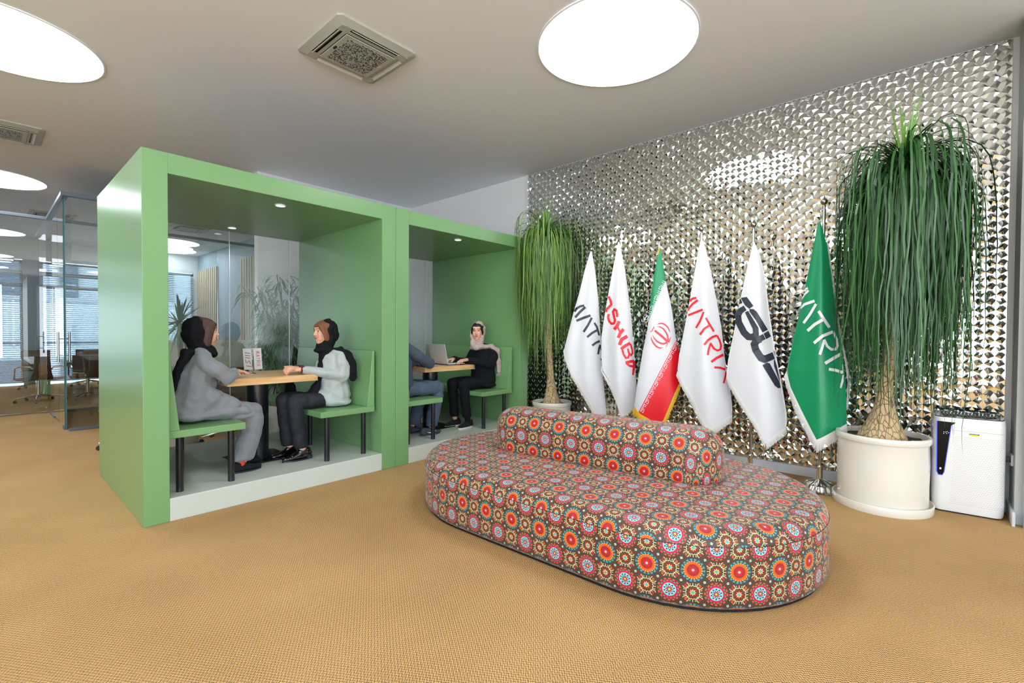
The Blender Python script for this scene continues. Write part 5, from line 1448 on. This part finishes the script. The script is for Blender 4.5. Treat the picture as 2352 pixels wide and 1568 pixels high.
# ---- woman in the grey coat, left bench, facing right
def woman_coat():
    b = Body('woman with brown fringe in black headscarf and long grey coat on the left bench', (1.085, 4.36, ZP), .04)
    sh = (.075, .165, .955)
    rE, rW = (.205, -.185, .795), (.320, .00, .822)
    lE, lW = (.235, .175, .80), (.315, .09, .825)
    base_body(b, (0, 0, .53), (.055, 0, .84), (.085, 0, 1.01), sh, arms=[((.075, -.165, .95), rE, rW), ((.075, .165, .95), lE, lW)], legs=[((.43, -.09, .47), (.35, -.11, .09)), ((.43, .09, .47), (.42, .07, .09))])
    b.hand(rW, (.82, .50, -.02), (0, 0, 1), .25, -1); b.hand(lW, (.75, -.45, .0), (0, 0, 1), .22, 1)
    b.head((.092, 0, 1.148), yaw=-.10, pitch=.02, k=1.1); b.finish()
    t = b.t
    coat = [H((0, 0, .535, .165, .185, .085), (.01, 0, .66, .150, .18, .10), (.045, 0, .82, .140, .180, .10)),
            H((.045, 0, .82, .140, .18, .10), (.070, 0, .93, .100, .165, .065)),
            [((.06, -.150, .935), .060), ((.13, -.185, .86), .064), (rE, .056), ((.27, -.09, .812), .048), ((rW[0]-.005, rW[1]-.005, rW[2]+.0), .039)],
            [((.06, .150, .935), .060), ((.15, .185, .86), .062), (lE, .056), ((lW[0]-.01, lW[1]+.005, lW[2]), .040)],
            H((.07, -.12, .96, .06), (.085, 0, .985, .065), (.07, .12, .96, .06)),
            # skirt of the coat over the thighs and the seat
            H((-.02, 0, .50, .155, .20, .045), (.20, 0, .515, .15, .205, .062), (.36, 0, .505, .11, .185, .062)),
            H((.10, -.14, .62, .06, .05, .10), (.26, -.14, .575, .06, .045, .05))]
    blob('coat', coat, M['coat'], t, .0075, 7, [(.16, .030), (.06, .010), (-.17, .016)])
    # pocket flap, lapel and seam folds standing off the coat
    blob('coat_lapel', [H((.185, -.085, .90, .012, .03, .02), (.205, -.07, .84, .014, .035, .02), (.19, -.05, .76, .012, .03, .02))], M['coat'], t, .006, 3)
    tr = [H((.33, -.09, .49, .085), (.435, -.09, .475, .082), (.42, -.10, .30, .075, .08, .08), (.345, -.11, .11, .085, .075, .02)),
          H((.33, .10, .49, .085), (.44, .09, .475, .080), (.45, .085, .28, .075, .07, .08), (.425, .075, .10, .085, .065, .02))]
    blob('trousers', tr, M['coat'], t, .0075, 5, [(.10, .018), (-.15, .014)])
    blob('sock', [H((.33, -.115, .12, .036), (.33, -.115, .065, .037))], mat('orange_sock', (235, 80, 40), .8), t, .006, 3)
    shoe(t, .315, -.12, .0, .05, M['suede'], M['black'], .25); shoe(t, .385, .07, .0, .02, M['suede'], M['black'], .25)
    # hair: fringe and side lock
    P = b.HP; R = b.R
    Bq = lambda x, y, z, r: (P(x, y, z), r, R)
    blob('hair', [[Bq(-.004, 0, .042, (.086, .085, .082)), Bq(.024, 0, .060, (.068, .074, .052))], [Bq(.056, -.034, .062, (.032, .034, .026)), Bq(.036, -.064, .030, (.036, .015, .045)), Bq(.020, -.068, -.030, (.036, .014, .042)), Bq(.016, -.066, -.080, (.030, .014, .025))],
                  [Bq(.056, .034, .062, (.032, .034, .026)), Bq(.036, .064, .030, (.036, .015, .045)), Bq(.020, .068, -.030, (.036, .014, .042))], [Bq(.076, 0, .056, (.018, .050, .018)), Bq(.068, .02, .050, (.018, .040, .014))]], M['hairbrown'], t, .005, 3)
    sc = [[Bq(-.034, 0, .038, (.098, .096, .094)), Bq(-.040, 0, -.02, (.092, .090, .08))], [Bq(-.040, 0, -.02, (.092, .09, .08)), Bq(-.020, 0, -.10, (.088, .086, .06))],
          [Bq(-.010, 0, -.10, (.085, .082, .05)), Bq(.035, 0, -.125, (.062, .070, .040)), Bq(.055, -.01, -.160, (.045, .052, .030))],
          [Bq(-.03, 0, -.14, (.095, .11, .04)), Bq(.03, 0, -.155, (.07, .085, .035))],
          H((-.02, -.06, 1.00, .05, .05, .03), (-.085, -.07, .90, .018, .05, .05), (-.125, -.07, .74, .014, .045, .06), (-.145, -.06, .62, .012, .035, .04))]
    blob('headscarf', sc, M['blackcloth'], t, .0065, 5, [(.06, .016), (-.10, .012)])
woman_coat()

# ---- woman in the pale blazer, right bench, facing left
def woman_blazer():
    b = Body('woman in black headscarf and pale grey blazer with clasped hands at the near table', (2.275, 4.36, ZP), PI-.03)
    rE, rW = (.03, -.175, .775), (.335, -.035, .822)
    lE, lW = (-.005, .185, .755), (.345, .015, .818)
    base_body(b, (0, 0, .53), (.02, 0, .84), (.045, 0, 1.01), (.02, .165, .945), arms=[((.0, -.165, .94), rE, rW), ((-.02, .165, .94), lE, lW)], legs=[((.42, -.075, .535), (.37, -.085, .10)), ((.40, .105, .535), (.33, .10, .10))])
    b.hand(rW, (.97, .20, .02), (.05, -.25, 1), .75, -1, .02); b.hand(lW, (.97, -.20, .03), (.05, .6, .8), .95, 1, .02)
    b.head((.072, 0, 1.155), yaw=.06, pitch=-.02, k=1.08, brow='hairchest'); b.finish(); t = b.t
    bl = [H((-.01, 0, .545, .155, .185, .075), (.0, 0, .66, .140, .172, .10), (.015, 0, .82, .132, .175, .10)), H((.015, 0, .82, .132, .175, .10), (.02, 0, .925, .095, .16, .06)),
          [((-.01, .148, .930), .058), ((-.02, .180, .85), .062), (lE, .056), ((.17, .11, .785), .048), ((.285, .04, .812), .040)],
          [((-.01, -.148, .930), .058), ((.0, -.180, .85), .060), (rE, .054), ((.17, -.11, .79), .046), ((.285, -.055, .815), .040)],
          H((.0, .12, .955, .055), (.03, 0, .975, .06), (.0, -.12, .955, .055)),
          H((-.03, .01, .49, .135, .195, .035), (.07, .02, .505, .12, .19, .05), (.10, .03, .56, .10, .165, .06)), H((.10, -.14, .56, .05, .05, .07), (.04, -.13, .64, .06, .05, .08))]
    blob('blazer', bl, M['blazer'], t, .0075, 7, [(.16, .026), (.06, .008), (-.17, .012)])
    for (a, c) in (((.270, .045, .812), (.315, .028, .817)), ((.270, -.058, .815), (.312, -.045, .820))):
        MB().tube([a, c], [.036, .031], 20).build('cuff', M['burg'], t, smooth=40, local=True)
    tr = [H((.13, .09, .525, .06, .080, .058), (.22, .10, .530, .08, .078, .066), (.405, .105, .53, .072)), H((.405, .105, .53, .072), (.385, .105, .36, .066, .062, .06), (.345, .10, .13, .062, .056, .03)),
          H((.13, -.09, .525, .06, .080, .058), (.22, -.085, .530, .08, .078, .066), (.425, -.075, .53, .072)), H((.425, -.075, .53, .072), (.41, -.08, .36, .066, .062, .06), (.385, -.085, .12, .060, .056, .02))]
    blob('trousers', tr, M['navy'], t, .0075, 5, [(.10, .012), (-.15, .010)])
    shoe(t, .325, .10, .0, -.06, M['patent'], M['black'], .255, .012, 0, 'lace'); shoe(t, .365, -.085, .0, .02, M['patent'], M['black'], .255, .012, 0, 'lace')
    P = b.HP; R = b.R; Bq = lambda x, y, z, r: (P(x, y, z), r, R)
    blob('hair', [[Bq(-.004, 0, .043, (.086, .084, .080)), Bq(.026, 0, .061, (.064, .072, .048))], [Bq(.062, .030, .060, (.026, .030, .024)), Bq(.050, .058, .034, (.030, .014, .034)), Bq(.030, .068, -.005, (.034, .010, .034)), Bq(.022, .068, -.05, (.028, .010, .03))],
                  [Bq(.062, -.030, .060, (.026, .030, .024)), Bq(.050, -.058, .030, (.030, .014, .034))], [Bq(.078, 0, .058, (.014, .040, .014))]], M['hairchest'], t, .005, 3)
    sc = [[Bq(-.020, 0, .038, (.094, .094, .096)), Bq(-.034, 0, -.02, (.088, .088, .08))], [Bq(-.034, 0, -.02, (.088, .088, .08)), Bq(-.012, 0, -.10, (.082, .084, .05))],
          [Bq(.0, 0, -.105, (.080, .080, .035)), Bq(.045, 0, -.118, (.050, .062, .032))], [Bq(-.01, 0, -.15, (.10, .10, .034)), Bq(.04, 0, -.155, (.07, .085, .030))],
          H((.08, .02, .985, .045, .06, .03), (.115, .02, .90, .030, .055, .05), (.145, .03, .78, .022, .050, .06), (.165, .04, .66, .022, .045, .05), (.22, .06, .60, .04, .05, .025)),
          H((-.02, .10, .985, .06, .06, .035), (-.06, .165, .955, .055, .045, .03), (-.095, .195, .86, .045, .022, .05), (-.10, .205, .74, .045, .020, .05))]
    blob('headscarf', sc, M['blackcloth'], t, .0065, 5, [(.06, .016), (-.10, .012)])
woman_blazer()

# ---- woman with the laptop, far booth, facing left with the head turned to the hall
def woman_laptop():
    b = Body('smiling woman in beige headscarf and black suit typing on the laptop', (4.335, 4.36, ZP), PI)
    rE, rW = (.10, -.175, .775), (.425, -.10, .835)
    lE, lW = (.055, .185, .765), (.375, .10, .832)
    base_body(b, (0, 0, .53), (.03, 0, .85), (.055, 0, 1.02), (.02, .165, .965), arms=[((.0, -.165, .95), rE, rW), ((-.02, .165, .95), lE, lW)], legs=[((.44, -.08, .54), (.40, -.09, .10)), ((.42, .10, .54), (.36, .10, .10))])
    b.hand(lW, (1, .02, -.10), (0, .1, 1), .30, 1); b.hand(rW, (1, .02, -.10), (0, -.1, 1), .35, -1)
    b.head((.105, .01, 1.178), yaw=.62, pitch=-.04, k=1.06, brow='hairblack'); b.finish(); t = b.t
    jk = [H((-.01, 0, .545, .155, .185, .075), (.0, 0, .66, .138, .170, .10), (.02, 0, .83, .130, .175, .10)), H((.02, 0, .83, .13, .175, .10), (.02, 0, .94, .095, .16, .06)),
          [((-.01, .150, .945), .060), ((-.015, .185, .86), .062), (lE, .056), ((.19, .15, .79), .048), ((.345, .105, .828), .038)],
          [((-.01, -.150, .945), .060), ((.02, -.185, .86), .060), (rE, .054), ((.23, -.14, .80), .046), ((.395, -.105, .832), .038)],
          H((.0, .12, .965, .055), (.03, 0, .985, .06), (.0, -.12, .965, .055)), H((-.03, .0, .49, .135, .19, .035), (.10, .08, .51, .09, .12, .05), (.14, .13, .55, .05, .05, .05))]
    blob('jacket', jk, M['blackcloth'], t, .0075, 7, [(.16, .022)])
    MB().prism([(.172, .84), (.162, .70), (.170, .70), (.182, .84)], .0, .022, 'y').build('blouse', M['cream'], t, local=True)
    tr = [H((.02, .09, .53, .10, .095, .07), (.22, .10, .54, .08, .08, .072), (.43, .10, .535, .070)), H((.43, .10, .535, .070), (.405, .10, .36, .062), (.37, .10, .14, .062, .056, .03)),
          H((.02, -.09, .53, .10, .095, .07), (.24, -.085, .54, .08, .08, .072), (.45, -.08, .535, .070)), H((.45, -.08, .535, .070), (.43, -.085, .36, .062), (.405, -.09, .14, .060, .056, .03))]
    blob('trousers', tr, M['blackcloth'], t, .0075, 5, [(.10, .012)])
    blob('sock', [H((.36, .10, .12, .036), (.36, .10, .07, .034))], M['blackcloth'], t, .006, 2)
    shoe(t, .345, .10, .0, .08, M['suede'], M['solew'], .24); shoe(t, .385, -.09, .0, 0, M['suede'], M['solew'], .24)
    P = b.HP; R = b.R; Bq = lambda x, y, z, r: (P(x, y, z), r, R)
    blob('hair', [[Bq(.000, 0, .044, (.078, .080, .076)), Bq(.024, 0, .066, (.060, .066, .040))], [Bq(.052, .036, .062, (.028, .026, .022)), Bq(.038, .062, .026, (.026, .012, .034)), Bq(.026, .068, -.02, (.022, .010, .03))], [Bq(.052, -.036, .062, (.028, .026, .022)), Bq(.038, -.062, .026, (.026, .012, .034)), Bq(.026, -.068, -.02, (.022, .010, .03))]], M['hairblack'], t, .005, 3)
    sc = [[Bq(-.022, 0, .040, (.094, .094, .096)), Bq(-.030, 0, -.02, (.086, .088, .08))], [Bq(-.030, 0, -.02, (.086, .088, .08)), Bq(-.008, 0, -.10, (.080, .084, .05))],
          [Bq(.012, .074, .01, (.016, .012, .05)), Bq(.030, .070, -.07, (.020, .018, .05)), Bq(.045, .030, -.14, (.03, .04, .035))], [Bq(.012, -.074, .01, (.016, .012, .05)), Bq(.040, -.070, -.07, (.020, .018, .05)), Bq(.06, -.040, -.15, (.03, .04, .035))],
          [Bq(.0, 0, -.125, (.085, .085, .035)), Bq(.045, 0, -.145, (.060, .075, .035)), Bq(.075, .0, -.190, (.045, .065, .034))],
          H((.13, -.02, .975, .05, .08, .04), (.10, .08, .985, .05, .06, .035), (.01, .155, .99, .055, .05, .030), (-.055, .195, .94, .045, .028, .04), (-.075, .205, .82, .040, .018, .06), (-.085, .205, .69, .036, .014, .05))]
    hs = blob('headscarf', sc, M['beige'], t, .0065, 4, [(.05, .012), (-.09, .014)])
    fr = MB(); rnd = random.Random(1)
    for i in range(16):
        a = -.12+i*.0048; fr.tube([(a, .205, .645), (a+rnd.uniform(-.004, .004), .205, .605+rnd.uniform(-.012, .01))], .0013, 5)
    fr.build('scarf_tassels', M['beige'], t, local=True)
woman_laptop()

# ---- person half hidden by the green post, facing right
def person_hidden():
    b = Body('person in slate sweatshirt and blue jeans half hidden behind the green post', (3.03, 4.36, ZP), 0)
    rE, rW = (.315, -.15, .815), (.37, .05, .815); lE, lW = (.22, .17, .80), (.33, .11, .81)
    base_body(b, (0, 0, .54), (-.01, 0, .87), (-.02, 0, 1.06), (.0, .18, 1.0), arms=[((.0, -.18, .99), rE, rW), ((.0, .18, .99), lE, lW)], legs=[((.48, -.09, .53), (.38, -.10, .10)), ((.43, .12, .54), (.28, .11, .10))])
    b.hand(rW, (.5, .85, 0), (0, 0, 1), .4, -1); b.hand(lW, (.6, -.7, 0), (0, 0, 1), .4, 1)
    b.head((-.02, 0, 1.215), yaw=0, pitch=0, k=1.04, brow='hairblack', ears=True); b.finish(); t = b.t
    blob('sweatshirt', [H((-.0, 0, .56, .165, .19, .075), (-.01, 0, .72, .150, .19, .10), (.0, 0, .87, .145, .195, .10)), H((.0, 0, .87, .145, .195, .10), (.0, 0, .975, .10, .17, .06)),
        [((.0, -.16, .985), .068), ((.13, -.19, .90), .068), (rE, .062), ((.32, -.03, .815), .050), (rW, .040)], [((.0, .16, .985), .068), ((.12, .19, .89), .066), (lE, .060), (lW, .042)], H((.0, .12, 1.01, .06), (.0, 0, 1.03, .065), (.0, -.12, 1.01, .06))], M['sweat'], t, .0075, 7, [(.14, .022)])
    blob('jeans', [H((.0, -.09, .53, .11, .10, .075), (.24, -.095, .54, .085), (.49, -.09, .525, .078)), H((.49, -.09, .525, .078), (.44, -.095, .34, .070), (.38, -.10, .11, .072, .066, .02)),
        H((.0, .10, .53, .11, .10, .075), (.22, .11, .54, .085), (.435, .12, .525, .078)), H((.435, .12, .525, .078), (.38, .115, .34, .070), (.30, .11, .11, .072, .066, .02))], M['denim'], t, .0075, 5, [(.09, .016), (-.15, .014)])
    s1 = shoe(t, .31, -.10, .0, -.05, M['sneaker'], M['sneaker'], .27); shoe(t, .24, .11, .0, .0, M['sneaker'], M['sneaker'], .27)
    MB().tube([(.30, -.137, .040), (.33, -.143, .032), (.38, -.147, .036), (.42, -.141, .048)], [.002, .006, .005, .001], 6).build('side_mark', M['white'], s1, smooth=True, local=True)
    P = b.HP; R = b.R; Bq = lambda x, y, z, r: (P(x, y, z), r, R)
    blob('hair', [[Bq(-.020, 0, .048, (.092, .080, .080)), Bq(.030, 0, .078, (.05, .06, .034))], [Bq(-.05, 0, .0, (.06, .074, .06)), Bq(-.04, 0, .03, (.07, .078, .06))]], M['hairblack'], t, .006, 3)
person_hidden()

# handbag on the bench beside the blazer woman
hb = thing('handbag', 'black handbag on the bench behind the woman in the pale blazer', 'bag', (2.06, 4.80, .612))
blob('bag_body', [[((0, 0, .06), (.055, .10, .055)), ((0, 0, .16), (.04, .085, .05))]], M['blackcloth'], hb, .008, 4)
MB().tube([(0, -.07, .20), (.005, -.05, .27), (.005, .05, .27), (0, .07, .20)], .006, 8).build('handle', M['black'], hb, smooth=True, local=True)
